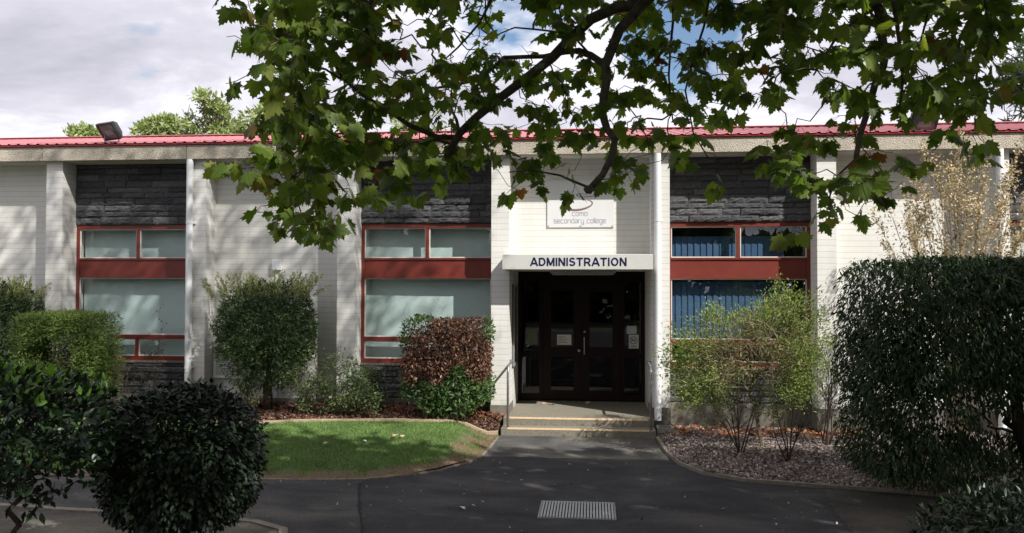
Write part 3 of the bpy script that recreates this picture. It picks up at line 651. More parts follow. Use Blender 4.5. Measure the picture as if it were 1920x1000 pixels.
T_PLANE, T_STAR, T_OVAL, T_OVALN, T_LANCE, T_NEED = tmpl_plane(), tmpl_star(), tmpl_oval(.5), tmpl_oval(.36), tmpl_lance(.27), tmpl_lance(.19)
def unit(a): return a/(np.linalg.norm(a, axis=-1, keepdims=True)+1e-9)
def leaves(mb, T, pos, d, nrm, size):
    d = unit(d); x = unit(np.cross(d, nrm)); z = np.cross(x, d); V, F = T
    s = size[:, None, None] if hasattr(size, 'shape') else size
    X = pos[:, None, :]+s*(V[None, :, 0:1]*x[:, None]+V[None, :, 1:2]*d[:, None]+V[None, :, 2:3]*z[:, None])
    mb.batch(X, F)
def grow(starts, targets, bias=.35, parents=None):
    """connect every target to the nearest node of a growing branch net; returns nodes, parent, children counts"""
    nodes = [np.asarray(s, float) for s in starts]; par = list(parents) if parents else [-1]*len(nodes); plen = [0.0]*len(nodes)
    T = np.asarray(targets); S = np.array(nodes); dist = np.min(np.linalg.norm(T[:, None]-S[None], axis=2), axis=1); order = np.argsort(dist)
    arr = np.zeros((len(nodes)+len(T), 3)); arr[:len(nodes)] = nodes; pl = np.zeros(len(arr)); n = len(nodes)
    for i in order:
        dd = np.linalg.norm(arr[:n]-T[i], axis=1); c = dd+bias*pl[:n]; j = int(np.argmin(c)); arr[n] = T[i]; pl[n] = pl[j]+dd[j]; par.append(j); n += 1
    cnt = np.ones(n)
    for i in range(n-1, -1, -1):
        if par[i] >= 0: cnt[par[i]] += cnt[i]
    return arr, par, cnt
def draw_net(mb, arr, par, cnt, first, rmin, rmax, sides=4, wob=.08, ex=.45):
    for i in range(first, len(arr)):
        j = par[i]
        if j < 0: continue
        a, b = arr[j], arr[i]; l = np.linalg.norm(b-a); r1 = min(rmax, rmin*cnt[i]**ex); r0 = min(rmax, rmin*cnt[j]**ex) if j >= first else r1*1.15
        r0 = min(r0, r1*1.6); m1 = a+(b-a)*.35+rng.normal(0, wob*l, 3); m2 = a+(b-a)*.7+rng.normal(0, wob*l, 3)
        mb.tube([a, m1, m2, b], [r0, (r0*2+r1)/3, (r0+2*r1)/3, r1], sides, False)
def blob_noise(p, f, s=0):
    return (np.sin(p[:, 0]*f+s)+np.sin(p[:, 1]*f*1.13+s*2+1)+np.sin(p[:, 2]*f*.97+s*3+2)+np.sin((p[:, 0]+p[:, 2])*f*1.7+s)+np.sin((p[:, 1]-p[:, 2])*f*1.9-s))/5
def superell(n, c, h, p, shell=.35, rough=.06, f=7, seed=0):
    """points through the outer part of a superellipsoid and their outward directions"""
    d = unit(rng.normal(size=(n, 3))); s = 1/np.power((np.abs(d)**p).sum(1), 1/p); d2 = d*s[:, None]
    t = (1-shell*rng.random(n)**1.6)*(1+(.014 if p > 5 else .022)*rng.normal(size=n))
    q = d2*t[:, None]; q *= (1+rough*blob_noise(q*np.asarray(h), f, seed))[:, None]
    nr = np.sign(d)*np.abs(d2)**(p-1)/np.asarray(h)
    return np.asarray(c)+q*np.asarray(h), unit(nr), t
def shrub(name, label, cat, base, crown, parts, stem=None, nt=120, group=None, rmin=.003, rmax=.03, starts=None, wob=.08, stemmat=None, targets=None, bias=.35, trunk=0):
    """crown(n)->pos,dir,t ; parts: list of (partname, mat, template, n, size, dirfn)"""
    t_ = thing(name, label, cat, tuple(base), group)
    for pn, m, T, n, size, fn in parts:
        pos, nr, tt = crown(n) if not callable(pn) else (0, 0, 0)
        r = fn(pos, nr, tt); pos, d, up, keep = r
        pos, d, up = pos[keep], d[keep], up[keep]; sz = size*rng.uniform(.65, 1.2, len(pos))
        mb = MB(); leaves(mb, T, pos, d, up, sz); put(mb, pn, m, t_)
    if targets is None:
        targets, _, _ = crown(nt); cc = targets.mean(0); targets = cc+(targets-cc)*rng.uniform(.35, .95, (len(targets), 1))
    if starts is None: starts = [np.array(base)]
    arr, par, cnt = grow(starts, targets, bias=bias, parents=[i-1 for i in range(len(starts))])
    mb = MB(); draw_net(mb, arr, par, cnt, 1, rmin, rmax, 5, wob)
    if trunk: k_ = len(starts); mb.tube(starts, [trunk*(1.12-.4*i/k_) for i in range(k_)], 10)
    put(mb, 'stem', stemmat or STEM, t_, True)
    return t_
def jit(n, s=1.0): return rng.normal(0, s, (n, 3))

# ================================================================ PLANE TREE
pt = thing('plane_tree', 'large plane tree whose leafy boughs hang into the top of the picture before the roof', 'tree', (3.4, -1.6, 0))
def poly(l, Y0, Y1=None, r0=.03, r1=.015):
    n = len(l); Y1 = Y0 if Y1 is None else Y1
    return [at(u, v, Y0+(Y1-Y0)*i/(n-1)) for i, (u, v) in enumerate(l)], [r0+(r1-r0)*i/(n-1) for i in range(n)]
LB = [
 poly([(1225, -12), (1204, 7), (1156, 14), (1108, 36), (1072, 70), (1036, 108), (988, 146), (940, 182), (892, 221), (862, 250), (846, 278), (838, 297)], 6.4, 6.9, .050, .030),
 poly([(866, 258), (820, 257), (768, 235), (732, 211), (679, 178), (641, 146), (624, 113), (595, 86), (570, 40)], 6.9, 6.0, .024, .010),
 poly([(846, 270), (815, 262), (790, 270), (755, 262), (735, 285)], 6.9, 6.6, .012, .006),
 poly([(641, 150), (610, 130), (575, 125), (545, 120), (500, 135)], 6.3, 5.4, .010, .005),
 poly([(690, 185), (620, 225), (590, 290), (560, 330), (545, 345)], 6.5, 5.6, .011, .005),
 poly([(1204, 7), (1190, 25), (1162, 55), (1146, 95), (1135, 122), (1138, 150), (1132, 180), (1130, 215), (1138, 242), (1153, 262), (1148, 292), (1130, 328), (1104, 356)], 6.4, 6.3, .042, .024),
 poly([(1104, 352), (1070, 338), (1050, 329), (1000, 320), (955, 323)], 6.3, 6.5, .011, .005),
 poly([(1137, 124), (1108, 104), (1085, 95), (1060, 98), (1020, 106), (945, 108), (900, 150), (820, 165)], 6.4, 7.2, .030, .012),
 poly([(1108, 104), (1084, 78), (1062, 62), (1000, 55), (965, 52), (940, 62), (915, 75)], 6.5, 6.9, .010, .005),
 poly([(922, -10), (915, 12), (900, 42), (880, 66), (858, 90), (838, 108)], 6.0, 6.3, .012, .006),
 poly([(862, 252), (856, 225), (846, 205)], 6.9, 7.1, .018, .010),
 poly([(1640, -10), (1650, 30), (1653, 68), (1660, 100), (1656, 125), (1640, 160), (1630, 200), (1615, 245), (1606, 290), (1603, 325), (1622, 348), (1645, 372), (1658, 386)], 5.6, 5.6, .034, .010),
 poly([(1640, 10), (1600, 42), (1565, 75), (1545, 110), (1525, 142)], 5.6, 5.8, .014, .006),
 poly([(1675, -5), (1682, 50), (1690, 110), (1693, 150), (1690, 180), (1684, 218)], 5.7, 5.7, .015, .007),
 poly([(1603, 300), (1570, 330), (1555, 370), (1560, 400)], 5.6, 5.5, .008, .004),
 poly([(1262, -5), (1262, 40), (1257, 90), (1254, 140), (1256, 180), (1262, 230)], 7.2, 7.2, .013, .006),
 poly([(1452, -5), (1445, 40), (1432, 75), (1415, 108)], 6.2, 6.4, .011, .005),
 poly([(1745, -5), (1735, 45), (1720, 100), (1715, 140)], 6.4, 6.6, .011, .005),
 poly([(1855, -5), (1842, 60), (1835, 110), (1828, 170), (1818, 212)], 6.0, 6.2, .012, .006),
 poly([(1330, -5), (1320, 50), (1300, 110), (1285, 170), (1300, 250), (1330, 300)], 6.8, 6.8, .011, .005),
 poly([(700, -5), (690, 40), (680, 90), (670, 140)], 5.8, 6.2, .011, .005),
]
tr = MB()
tb = [(3.4, -1.6, -.1), (3.35, -1.6, .4), (3.3, -1.5, 1.5), (3.2, -1.4, 2.6), (3.1, -1.2, 3.6)]
tr.tube(tb, [.34, .27, .24, .23, .21], 14); put(tr, 'trunk', BARK, pt, True)
lm = MB()
A, Bp = LB[0][0][0], LB[11][0][0]
def curve(a, b, lift, n=8):
    a = np.array(a); b = np.array(b); return [a+(b-a)*t+np.array([0, 0, lift])*math.sin(math.pi*t)+rng.normal(0, .03, 3)*(0 < t < 1) for t in np.linspace(0, 1, n)]
up = [np.array((3.0, -1.1, 3.5)), np.array((2.8, .4, 4.9)), np.array((2.4, 2.6, 5.7)), np.array((2.0, 4.6, 5.6)), A]
lm.tube(up, [.15, .12, .095, .07, .05], 10); put(lm, 'limb', BARK, pt, True)
lm = MB(); lm.tube([np.array((3.2, -1.1, 3.5)), np.array((3.6, .6, 4.8)), np.array((3.6, 3.0, 5.3)), np.array((3.2, 4.8, 5.0)), Bp], [.13, .10, .07, .05, .034], 10); put(lm, 'limb', BARK, pt, True)
high = [[(3.1, -1.2, 3.4), (4.5, .5, 5.8), (6.5, 2.5, 7.2), (8, 4.5, 7.6)], [(3.1, -1.2, 3.4), (1.5, 0, 5.8), (-.5, 1.5, 7.1), (-2, 4, 7.3)], [(3.1, -1.2, 3.4), (3.4, .8, 6.3), (3.2, 3, 7.8), (3, 6, 7.8)],
        [(3.1, -1.2, 3.4), (5.5, -1, 6.0), (8.5, .2, 7.4), (11, 2, 7.6)], [(3.1, -1.2, 3.4), (2, -2.5, 6), (-1, -3, 7.5), (-4, -2.5, 7.8)]]
for h_ in high: put(MB().tube(h_, [.15, .11, .08, .04], 8), 'limb', BARK, pt, True)
sk = []; br = MB()
for i, (pts, rr) in enumerate(LB):
    br.tube(pts, rr, 8)
    for a, b in zip(pts[:-1], pts[1:]):
        for t in (0, .33, .66): sk.append(a+(b-a)*t)
    if i == 5:
        e = pts[-1]; br.tube([e+np.array([0, 0, .03]), e, e-np.array([0, 0, .03])], [.03, .042, .02], 10)
    if i in (9, 15, 16, 17, 18, 19, 20, 13): br.tube([pts[0], pts[0]+np.array([.1, -.3, .5]), pts[0]+np.array([.3, -1.2, 1.3])], [rr[0], rr[0]*1.3, rr[0]*1.6], 6)
put(br, 'branch', BARK, pt, True)
# leaf shoots: how thickly the boughs are leaved, in steps along and down the crown's lower edge
DEN = [
 "17899985134351267876888578988878978986", "18989995146310188557624789788788745899" [:37]+"3", "17998588532356332458757546888775269881", "03797886146887632658378751867557479762",
 "16487568876763665655658587627756888685", "01699888746575527665737524302763595643", "16768876545564675555566101365510243510", "36888886787764454464631 0048752320026 0".replace(' ', ''),
 "76768745676414414446053004864457300000", "04898526631005613054000300156533300000", "04557300010000000000000000044300000000", "00147100000000000000000000310000000000"]
def depth_at(u):
    return np.interp(u, [420, 560, 700, 850, 1100, 1250, 1450, 1600, 1920], [4.9, 5.4, 6.3, 6.8, 6.9, 7.2, 6.2, 5.6, 6.1])
shoots = []; 
for r_, row in enumerate(DEN):
    for c_, ch in enumerate(row[:38]):
        cov = int(ch)/9.6*.97
        if cov <= 0: continue
        u0, v0 = 420+40*c_, 40*r_; D = depth_at(u0+20)
        area = (.134*FPX/D)**2*.30
        n = -math.log(1-min(cov, .95))*1600/area/(1.6 if u0 < 900 else 2.15)
        k = int(n)+(rng.random() < n-int(n))
        for _ in range(k):
            shoots.append(at(u0+rng.uniform(0, 40), v0-26+rng.uniform(0, 40), D+rng.uniform(-.75, .95)))
# some shoots above the frame so that shadows and the other views stay whole
for _ in range(420): shoots.append(at(rng.uniform(380, 1980), rng.uniform(-190, 0), rng.uniform(5.4, 7.6)))
shoots = np.array(shoots)
arr, par, cnt = grow(sk, shoots, .25, parents=[-1]*len(sk))
tw = MB(); draw_net(tw, arr, par, cnt, len(sk), .0022, .010, 4, .10, .42)
lf = MB(); POS = []; DD = []; NN = []
for i in range(len(sk), len(arr)):
    p0 = arr[i]; q = arr[par[i]]; ax = p0-q; ax = ax/(np.linalg.norm(ax)+1e-9)
    m = rng.integers(2, 6)
    for j in range(m):
        a = rng.uniform(0, 2*math.pi); side = np.array([math.cos(a), math.sin(a), 0])
        d = unit(ax*.35+side*.8+np.array([0, 0, -.45+rng.normal(0, .25)]))
        p1 = p0-ax*rng.uniform(0, .10); p2 = p1+d*rng.uniform(.03, .09)
        tw.tube([p1, p2], .0013, 3, False)
        POS.append(p2); dd = unit(d+np.array([0, 0, -.55])+rng.normal(0, .3, 3)); DD.append(dd); NN.append(np.array([0, -.35, 1])+rng.normal(0, .55, 3))
POS, DD, NN = map(np.array, (POS, DD, NN))
print('visible plane leaves', len(POS))
put(tw, 'twig', BARK, pt)
LEAFP = leafmat('plane_leaf', [(0, (.060, .100, .018)), (.45, (.105, .155, .026)), (.80, (.14, .185, .032)), (.965, (.18, .20, .04)), (.985, (.16, .085, .02)), (1, (.16, .05, .018))], .5, .5, .3)
leaves(lf, T_PLANE, POS, DD, NN, rng.uniform(.072, .155, len(POS)))
# the high crown above and behind the camera: it shades the path
n = 30000
hp = np.stack([rng.uniform(-5.5, 14, n), rng.uniform(-6, 8.4, n), rng.uniform(6.3, 9.2, n)], 1)
cl = blob_noise(hp, 1.6, 3); edge = 1-np.clip((np.abs(hp[:, 0]-4)/9.8)**2*.5+(np.abs(hp[:, 1]-1)/8)**4*.5, 0, 1)
lim = 12.3+.35*np.sin(hp[:, 0]*1.3)+.25*np.sin(hp[:, 0]*3.1+1)
keep = (cl > np.where(hp[:, 1] < 3.6, np.where(hp[:, 0] < 2.5, .05, -.05), -.30)) & (hp[:, 1]+.69*hp[:, 2] < lim) & (hp[:, 2] > CAMZ+.385*np.clip(hp[:, 1], 0, 99)+1.0)
hp = hp[keep]; leaves(lf, T_STAR, hp, jit(len(hp))+np.array([0, 0, -.4]), jit(len(hp), .5)+np.array([0, 0, 1]), rng.uniform(.26, .42, len(hp)))
n = 12500; tp = np.stack([rng.uniform(-3.5, 5.2, n), rng.uniform(6.2, 8.8, n), rng.uniform(9.8, 14.8, n)], 1); tp = tp[blob_noise(tp, .9, 2) > -.7]  # sparse leaf cloud added out of frame to dim the left wall
leaves(lf, T_STAR, tp, jit(len(tp))+np.array([0, 0, -.4]), jit(len(tp), .5)+np.array([0, 0, 1]), rng.uniform(.065, .12, len(tp)))
put(lf, 'crown', LEAFP, pt)
put(MB().tube([(3, 6, 7.8), (2.6, 7, 10.0), (1.5, 7.4, 12.2), (.5, 7.5, 14)], [.045, .03, .02, .008], 8), 'limb', BARK, pt, True)  # unseen limb added to carry the leaf cloud that dims the left wall

# ================================================================ SHRUBS
G = lambda name, a, b, c, **k: leafmat(name, [(0, a), (.6, b), (1, c)], **k)
def holes(pos, hs):
    keep = np.ones(len(pos), bool)
    for (c, r, pr) in hs: keep &= ~((np.linalg.norm((pos-np.array(c))/np.array(r), axis=1) < 1) & (rng.random(len(pos)) < pr))
    return keep
# --- round topiary
c0 = at(342, 862, 7.45); 
def cr(n): return superell(n, c0, (.71, .71, .70), 2.25, .36, .08, 9, 1)
def fn(pos, nr, tt):
    d = unit(nr*.7+np.array([0, 0, -.35])+jit(len(pos), .45)); keep = (blob_noise(pos, 13, 2) > -.62) & ((pos[:, 2] > c0[2]-.5) | (rng.random(len(pos)) < .45)); return pos, d, nr*.6+np.array([0, 0, .8])+jit(len(pos), .35), keep
gb = (c0[0]-.12, c0[1], .02)
shrub('round_topiary', 'dark glossy leaved shrub clipped to a ball at the front left', 'shrub', gb, cr,
      [('foliage', G('topiary_leaf', (.006, .012, .006), (.010, .021, .009), (.022, .036, .014), rough=.5, transl=.05, spec=.3), T_OVAL, 17000, .068, fn)], nt=130,
      starts=[gb, (gb[0], gb[1], .3), (gb[0]+.03, gb[1], .55), (c0[0], c0[1], .8)], rmin=.003, rmax=.035, trunk=.045)
# --- laurel front left
c1 = at(55, 850, 6.5)
def cr(n):
    p_, r_, t_ = superell(n, c1+np.array([-.12, 0, .1]), (.78, .62, .56), 3, .55, .14, 7, 4); return p_, r_, t_
def fn(pos, nr, tt):
    low = pos[:, 2] < c1[2]-.02; keep = (blob_noise(pos, 9, 5) > np.where(low, .08, -.55)); d = unit(nr*.5+np.array([0, 0, .25])+jit(len(pos), .5))
    return pos, d, nr*.5+np.array([0, 0, 1.0])+jit(len(pos), .4), keep
def fn2(pos, nr, tt):
    keep = (pos[:, 2] > c1[2]+.40) & (blob_noise(pos, 6, 1) > -.3); return pos+np.array([0, 0, .05]), unit(np.array([0, 0, .8])+jit(len(pos), .5)), jit(len(pos), 1.)+np.array([0, -.6, .5]), keep
gb = (c1[0]-.25, c1[1]+.1, .03)
shrub('laurel_bush', 'open laurel bush with fresh pale leaves on top at the front left corner', 'shrub', gb, cr,
      [('foliage', G('laurel_leaf', (.008, .020, .008), (.014, .034, .011), (.028, .06, .016), rough=.4, transl=.1, spec=.4), T_OVAL, 5200, .092, fn),
       ('foliage', G('laurel_new_leaf', (.07, .145, .02), (.10, .20, .028), (.14, .24, .036), rough=.45, transl=.35), T_OVAL, 1500, .085, fn2)], nt=90, rmin=.004, rmax=.025, wob=.12,
      starts=[gb, (gb[0]+.02, gb[1], .25), (gb[0]+.1, gb[1], .5)])
# --- big dark hedge on the right
hc = np.array((5.0, 10.35, 1.56))
def cr(n): return superell(n, hc, (1.98, .9, 1.30), 10, .42, .045, 5, 6)
hL = at(1572, 700, 9.6)[0]+.36; hc[0] = hL+1.98
def fn(pos, nr, tt):
    d = unit(nr*.45+np.array([0, 0, -.75])+jit(len(pos), .33)); gap = blob_noise(pos, 7, 9)
    mid = np.exp(-(((pos[:, 0]-(hL+1.9))/1.25)**2+((pos[:, 2]-.85)/.62)**2)); dens = gap > -.75+1.2*mid
    low = (pos[:, 2] < .50-.2*(pos[:, 0] < hL+.9)) & (rng.random(len(pos)) < .6)
    return pos, d, nr+np.array([0, 0, .3])+jit(len(pos), .4), dens & ~low
hb = (hL+2.15, 10.5, .02)
shrub('dark_hedge', 'tall dark boxy evergreen hedge with drooping leaves at the right', 'hedge', hb, cr,
      [('foliage', G('hedge_leaf', (.012, .026, .009), (.020, .045, .012), (.045, .080, .022), rough=.5, transl=.15, spec=.25), T_LANCE, 90000, .088, fn)], nt=330, rmin=.0035, rmax=.055, wob=.12, trunk=.08,
      starts=[hb, (hb[0]-.02, hb[1], .35), (hb[0]-.15, hb[1], .8), (hb[0]-.2, hb[1], 1.3)])
# --- low dark shrub bottom right
c2 = at(1880, 1010, 7.2)
def cr(n): return superell(n, c2+np.array([.25, 0, -.1]), (.85, .6, .50), 2.4, .45, .12, 8, 8)
def fn(pos, nr, tt): return pos, unit(nr*.5+np.array([0, 0, .1])+jit(len(pos), .5)), nr*.6+np.array([0, 0, .8])+jit(len(pos), .3), np.ones(len(pos), bool)
shrub('low_dark_shrub', 'low spreading dark green shrub at the bottom right corner', 'shrub', (c2[0]+.25, c2[1], .02), cr,
      [('foliage', G('low_leaf', (.010, .020, .009), (.016, .032, .012), (.028, .05, .018), rough=.4, transl=.1), T_OVALN, 6500, .085, fn)], nt=60)
# --- willow leaved standard
def willow(cpx, cpy, Y, hx, hz, base, label, n, ntips, group):
    c = at(cpx, cpy, Y)
    def cr(k): return superell(k, c, (hx, .60, hz), 3.2, .5, .13, 8, cpx)
    def fa(pos, nr, tt):
        d = unit(nr*.6+np.array([0, 0, .10])+jit(len(pos), .55)); q_ = (c[2]-.15*hz-pos[:, 2])/hz; keep = (blob_noise(pos, 11, 3) > -.42) & ~((q_ > .2) & (np.abs(pos[:, 0]-c[0])/hx > 1.12-q_*.75)) & ~((q_ > .35) & (rng.random(len(pos)) < .55)); return pos, d, nr+jit(len(pos), .7), keep
    def ft(pos, nr, tt):
        k = pos[:, 2] > c[2]+hz*.25; p_ = pos.copy(); nn = len(pos)
        root = c+np.stack([rng.uniform(-hx*1.0, hx*1.0, ntips), rng.uniform(-.4, .4, ntips), np.full(ntips, hz*.75)], 1); tip = root+np.stack([rng.normal(0, .10, ntips)+(root[:, 0]-c[0])*.25, rng.normal(0, .06, ntips), rng.uniform(.18, .50, ntips)], 1)
        idx = rng.integers(0, ntips, nn); t = rng.random(nn)[:, None]; p_ = root[idx]*(1-t)+tip[idx]*t+rng.normal(0, .012, (nn, 3)); ax = unit(tip-root)[idx]
        return p_, unit(ax+jit(nn, .45)), jit(nn), np.ones(nn, bool)
    bz = base
    return shrub('willow_leaved_shrub', label, 'shrub', bz, cr,
        [('foliage', G('willow_leaf', (.026, .048, .018), (.050, .090, .030), (.10, .15, .05), rough=.5, transl=.22), T_LANCE, n, .085, fa),
         ('foliage', G('willow_tip', (.16, .20, .07), (.27, .28, .12), (.42, .38, .21), rough=.6, transl=.3), T_LANCE, int(ntips*60), .06, ft)], nt=150, rmin=.0025, rmax=.062, group=group,
         starts=[bz, (bz[0], bz[1], bz[2]+.25), (bz[0]-.02, bz[1], bz[2]+.5), (c[0], c[1], c[2]-hz*.4)], wob=.1, trunk=.082)
gw = 'willow leaved shrubs along the wall'
b = at(502, 778, 14.15); willow(500, 632, 14.1, .84, .90, (b[0], b[1], .32), 'willow leaved shrub on a single trunk standing before the white wall left of the roses', 28000, 80, gw)
willow(8, 630, 14.2, .62, .88, (at(0, 700, 14.2)[0], 14.2, .32), 'willow leaved shrub cut by the left edge beside the clipped green hedge', 20000, 60, gw)
# --- clipped conifer hedge block
c3 = at(128, 668, 13.5)
def cr(n): return superell(n, c3, (.73, .5, .72), 11, .5, .05, 6, 2)
hb_ = [((c3[0]-.10, c3[1]-.5, c3[2]+.05), (.20, .5, .30), .96), ((c3[0]+.22, c3[1]-.5, c3[2]+.02), (.14, .5, .24), .92), ((c3[0]-.35, c3[1]-.5, c3[2]+.10), (.17, .4, .12), .8), ((c3[0]-.1, c3[1]-.5, c3[2]-.5), (.4, .6, .12), .9)]
def fn(pos, nr, tt):
    d = unit(nr*.55+np.array([0, 0, .1])+jit(len(pos), .45)); d[:, 2] *= .6; return pos, d, nr*.3+np.array([0, 0, 1])+jit(len(pos), .4), holes(pos, hb_) & (blob_noise(pos, 16, 1) > -.6)
def ft(pos, nr, tt):
    k = pos[:, 2] > c3[2]+.62; return pos+np.array([0, 0, .04]), unit(np.array([0, 0, .55])+jit(len(pos), .5)), jit(len(pos)), k
gb = (c3[0]-.1, c3[1], .30)
shrub('clipped_conifer_hedge', 'square clipped bright green conifer hedge block with bare gaps in its face', 'hedge', gb, cr,
      [('foliage', G('conifer_leaf', (.075, .115, .025), (.12, .18, .04), (.18, .25, .06), rough=.7, transl=.2), T_NEED, 60000, .075, fn),
       ('foliage', G('conifer_tip', (.10, .15, .03), (.15, .20, .045), (.2, .26, .07), rough=.7, transl=.3), T_NEED, 15000, .07, ft)], nt=170, rmin=.003, rmax=.03, starts=[gb, (gb[0], gb[1], .6)])
# --- brown and green square shrub
c4 = at(840, 688, 14.0)
def cr(n): return superell(n, c4+np.array([0, 0, .03]), (.72, .50, .79), 12, .45, .05, 7, 5)
def isgreen(pos):
    zc = c4[2]-.08+.12*np.sin(pos[:, 0]*5)+.10*np.sin(pos[:, 0]*11+1); g = pos[:, 2] < zc-.05
    g |= (pos[:, 0] < c4[0]-.62) & (pos[:, 2] > c4[2]+.35); g |= (pos[:, 2] > c4[2]+.70) & (pos[:, 0] < c4[0]-.30); g |= (pos[:, 0] > c4[0]+.62) & (pos[:, 2] > c4[2]+.48); return g
def cut(pos): return ~((pos[:, 2] < c4[2]-.55) & (np.abs(pos[:, 0]-c4[0]-.05) > (pos[:, 2]-c4[2]+.95)*1.6))
def fb(pos, nr, tt): return pos, unit(nr*.4+np.array([0, 0, -.5])+jit(len(pos), .6)), nr+jit(len(pos), .7), ~isgreen(pos) & (blob_noise(pos, 14, 3) > -.55) & (pos[:, 2] > c4[2]-.62)
def fg(pos, nr, tt): return pos+nr*.02, unit(nr*.5+np.array([0, 0, .1])+jit(len(pos), .55)), nr*.6+np.array([0, 0, .7])+jit(len(pos), .5), isgreen(pos) & cut(pos)
gb = (at(845, 785, 14.05)[0], 14.05, .28)
shrub('half_dead_clipped_shrub', 'square clipped shrub with dead brown leaves above and green leaves below beside the steps', 'shrub', gb, cr,
      [('foliage', G('green_leaf', (.035, .070, .018), (.060, .115, .028), (.10, .16, .05), rough=.5, transl=.2), T_OVALN, 14000, .075, fg),
       ('dead_foliage', leafmat('brown_leaf', [(0, (.035, .012, .008)), (.5, (.10, .038, .022)), (.85, (.18, .085, .048)), (1, (.40, .27, .17))], .55, .1), T_OVALN, 20000, .065, fb)], nt=150, rmin=.003, rmax=.05,
      starts=[gb, (gb[0]-.02, gb[1], .5)])
# --- roses and other thin plants
def canes(name, label, cat, base, tips, leafm, *rest, r=.006, group=None, flowers=None, spread=.07, arch=.1, side=2, fmat=None, smat=None, fsize=.03, lowfrac=.3):
    T, nleaf, size = rest if len(rest) == 3 else (T_OVAL,)+rest
    t_ = thing(name, label, cat, tuple(base), group); mb = MB(); paths = []
    base = np.array(base, float)
    def cane(a, b, r0, lift):
        ps = []; off = rng.normal(0, arch*.5, 3); off[2] = 0
        for t in np.linspace(0, 1, 7): ps.append(a+(b-a)*t+off*math.sin(math.pi*t)+np.array([0, 0, lift])*math.sin(math.pi*t)*np.linalg.norm(b-a))
        mb.tube(ps, [r0*(1-.7*i/6) for i in range(7)], 5, False); paths.append(ps); return ps
    for tp in tips:
        ps = cane(base+np.array([rng.normal(0, .04), rng.normal(0, .03), 0]), np.array(tp), r, arch)
        for s in range(side):
            k = rng.integers(2, 6); a = ps[k]; cane(a, a+(ps[6]-ps[0])*rng.uniform(.15, .4)+rng.normal(0, .12, 3), r*.5, arch*.5)
    pos = []; ax = []
    for _ in range(nleaf):
        ps = paths[rng.integers(len(paths))]; t = (lowfrac+(1-lowfrac)*rng.random())*5.99; k = int(t); p = ps[k]+(ps[k+1]-ps[k])*(t-k); pos.append(p); ax.append(ps[k+1]-ps[k])
    pos = np.array(pos)+rng.normal(0, spread, (nleaf, 3)); ax = unit(np.array(ax))
    lm_ = MB(); leaves(lm_, T, pos, ax*.4+jit(nleaf, .7), jit(nleaf, .6)+np.array([0, -.3, .6]), size*rng.uniform(.6, 1.2, nleaf)); put(lm_, 'foliage', leafm, t_)
    put(mb, 'stem', smat or STEM, t_)
    for q in (flowers or []):
        fm = MB(); q = np.array(q); k = 9; leaves(fm, T_OVAL, np.repeat(q[None], k, 0), jit(k)+np.array([0, -.6, .4]), jit(k), np.full(k, fsize)); put(fm, 'flower', fmat, t_)
    return t_
ROSEL = G('rose_leaf', (.06, .085, .03), (.11, .15, .055), (.18, .22, .10), rough=.5, transl=.25)
ROSEF = mat('rose_white', (.75, .70, .64), .6); ROSEP = mat('rose_pink', (.70, .45, .42), .6); LILAC = mat('lilac_petal', (.45, .42, .70), .6)
grp = 'rose bushes along the wall'
canes('rose_bush', 'pale green rose bush between the willow leaved trunk and the taller rose', 'rose bush', (at(592, 790, 13.9)[0], 13.9, .31),
      [at(u, v, 13.9+rng.uniform(-.3, .3)) for u, v in ((535, 720), (545, 690), (570, 680), (588, 665), (610, 690), (630, 700), (640, 730), (560, 740), (655, 745), (600, 720), (575, 760), (635, 765))], ROSEL, 2600, .05, group=grp, flowers=[at(620, 745, 13.6), at(588, 668, 13.7)], fmat=ROSEF, fsize=.035)
canes('rose_bush', 'tall dark leaved rose bush against the brick pier left of the middle window', 'rose bush', (at(683, 788, 13.8)[0], 13.8, .30),
      [at(u, v, 13.9+rng.uniform(-.3, .3)) for u, v in ((640, 665), (655, 672), (630, 690), (668, 690), (648, 700), (690, 720), (620, 730), (700, 735), (665, 740), (710, 755), (640, 750))], ROSEL, 2800, .05, group=grp, flowers=[at(637, 662, 13.7)], fmat=ROSEP, fsize=.03)
canes('rose_bush', 'feathery small green bush right against the dark stone under the middle window', 'rose bush', (at(700, 782, 14.2)[0], 14.2, .31),
      [at(u, v, 14.2+rng.uniform(-.1, .2)) for u, v in ((680, 700), (700, 705), (712, 725), (690, 720), (712, 745), (672, 745))], G('fine_leaf', (.03, .05, .02), (.05, .075, .03), (.08, .11, .04), rough=.6), T_LANCE, 2600, .055, group=grp)
canes('rose_bush', 'thin straggling rose before the left window with a single pink flower', 'rose bush', (at(292, 780, 13.7)[0], 13.7, .31),
      [at(u, v, 13.7+rng.uniform(-.1, .2)) for u, v in ((308, 600), (295, 632), (270, 660), (300, 660), (262, 690), (285, 690))], G('rose_bronze_leaf', (.04, .035, .02), (.07, .05, .03), (.09, .10, .05), rough=.5), T_OVAL, 230, .042, group=grp, flowers=[at(283, 622, 13.7)], fmat=ROSEP, fsize=.035, spread=.03, r=.005)
canes('tall_weeds', 'tuft of pale dry weed stems growing between the clipped hedge and the left window', 'weeds', (at(225, 790, 13.6)[0], 13.6, .3),
      [at(u, v, 13.6+rng.uniform(-.1, .2)) for u, v in ((205, 690), (212, 672), (222, 660), (232, 668), (240, 690), (228, 700), (216, 640), (195, 720), (250, 715))], G('weed_leaf', (.10, .10, .05), (.16, .15, .07), (.22, .20, .11), rough=.7), T_LANCE, 420, .035, r=.003, spread=.03, smat=STEML)
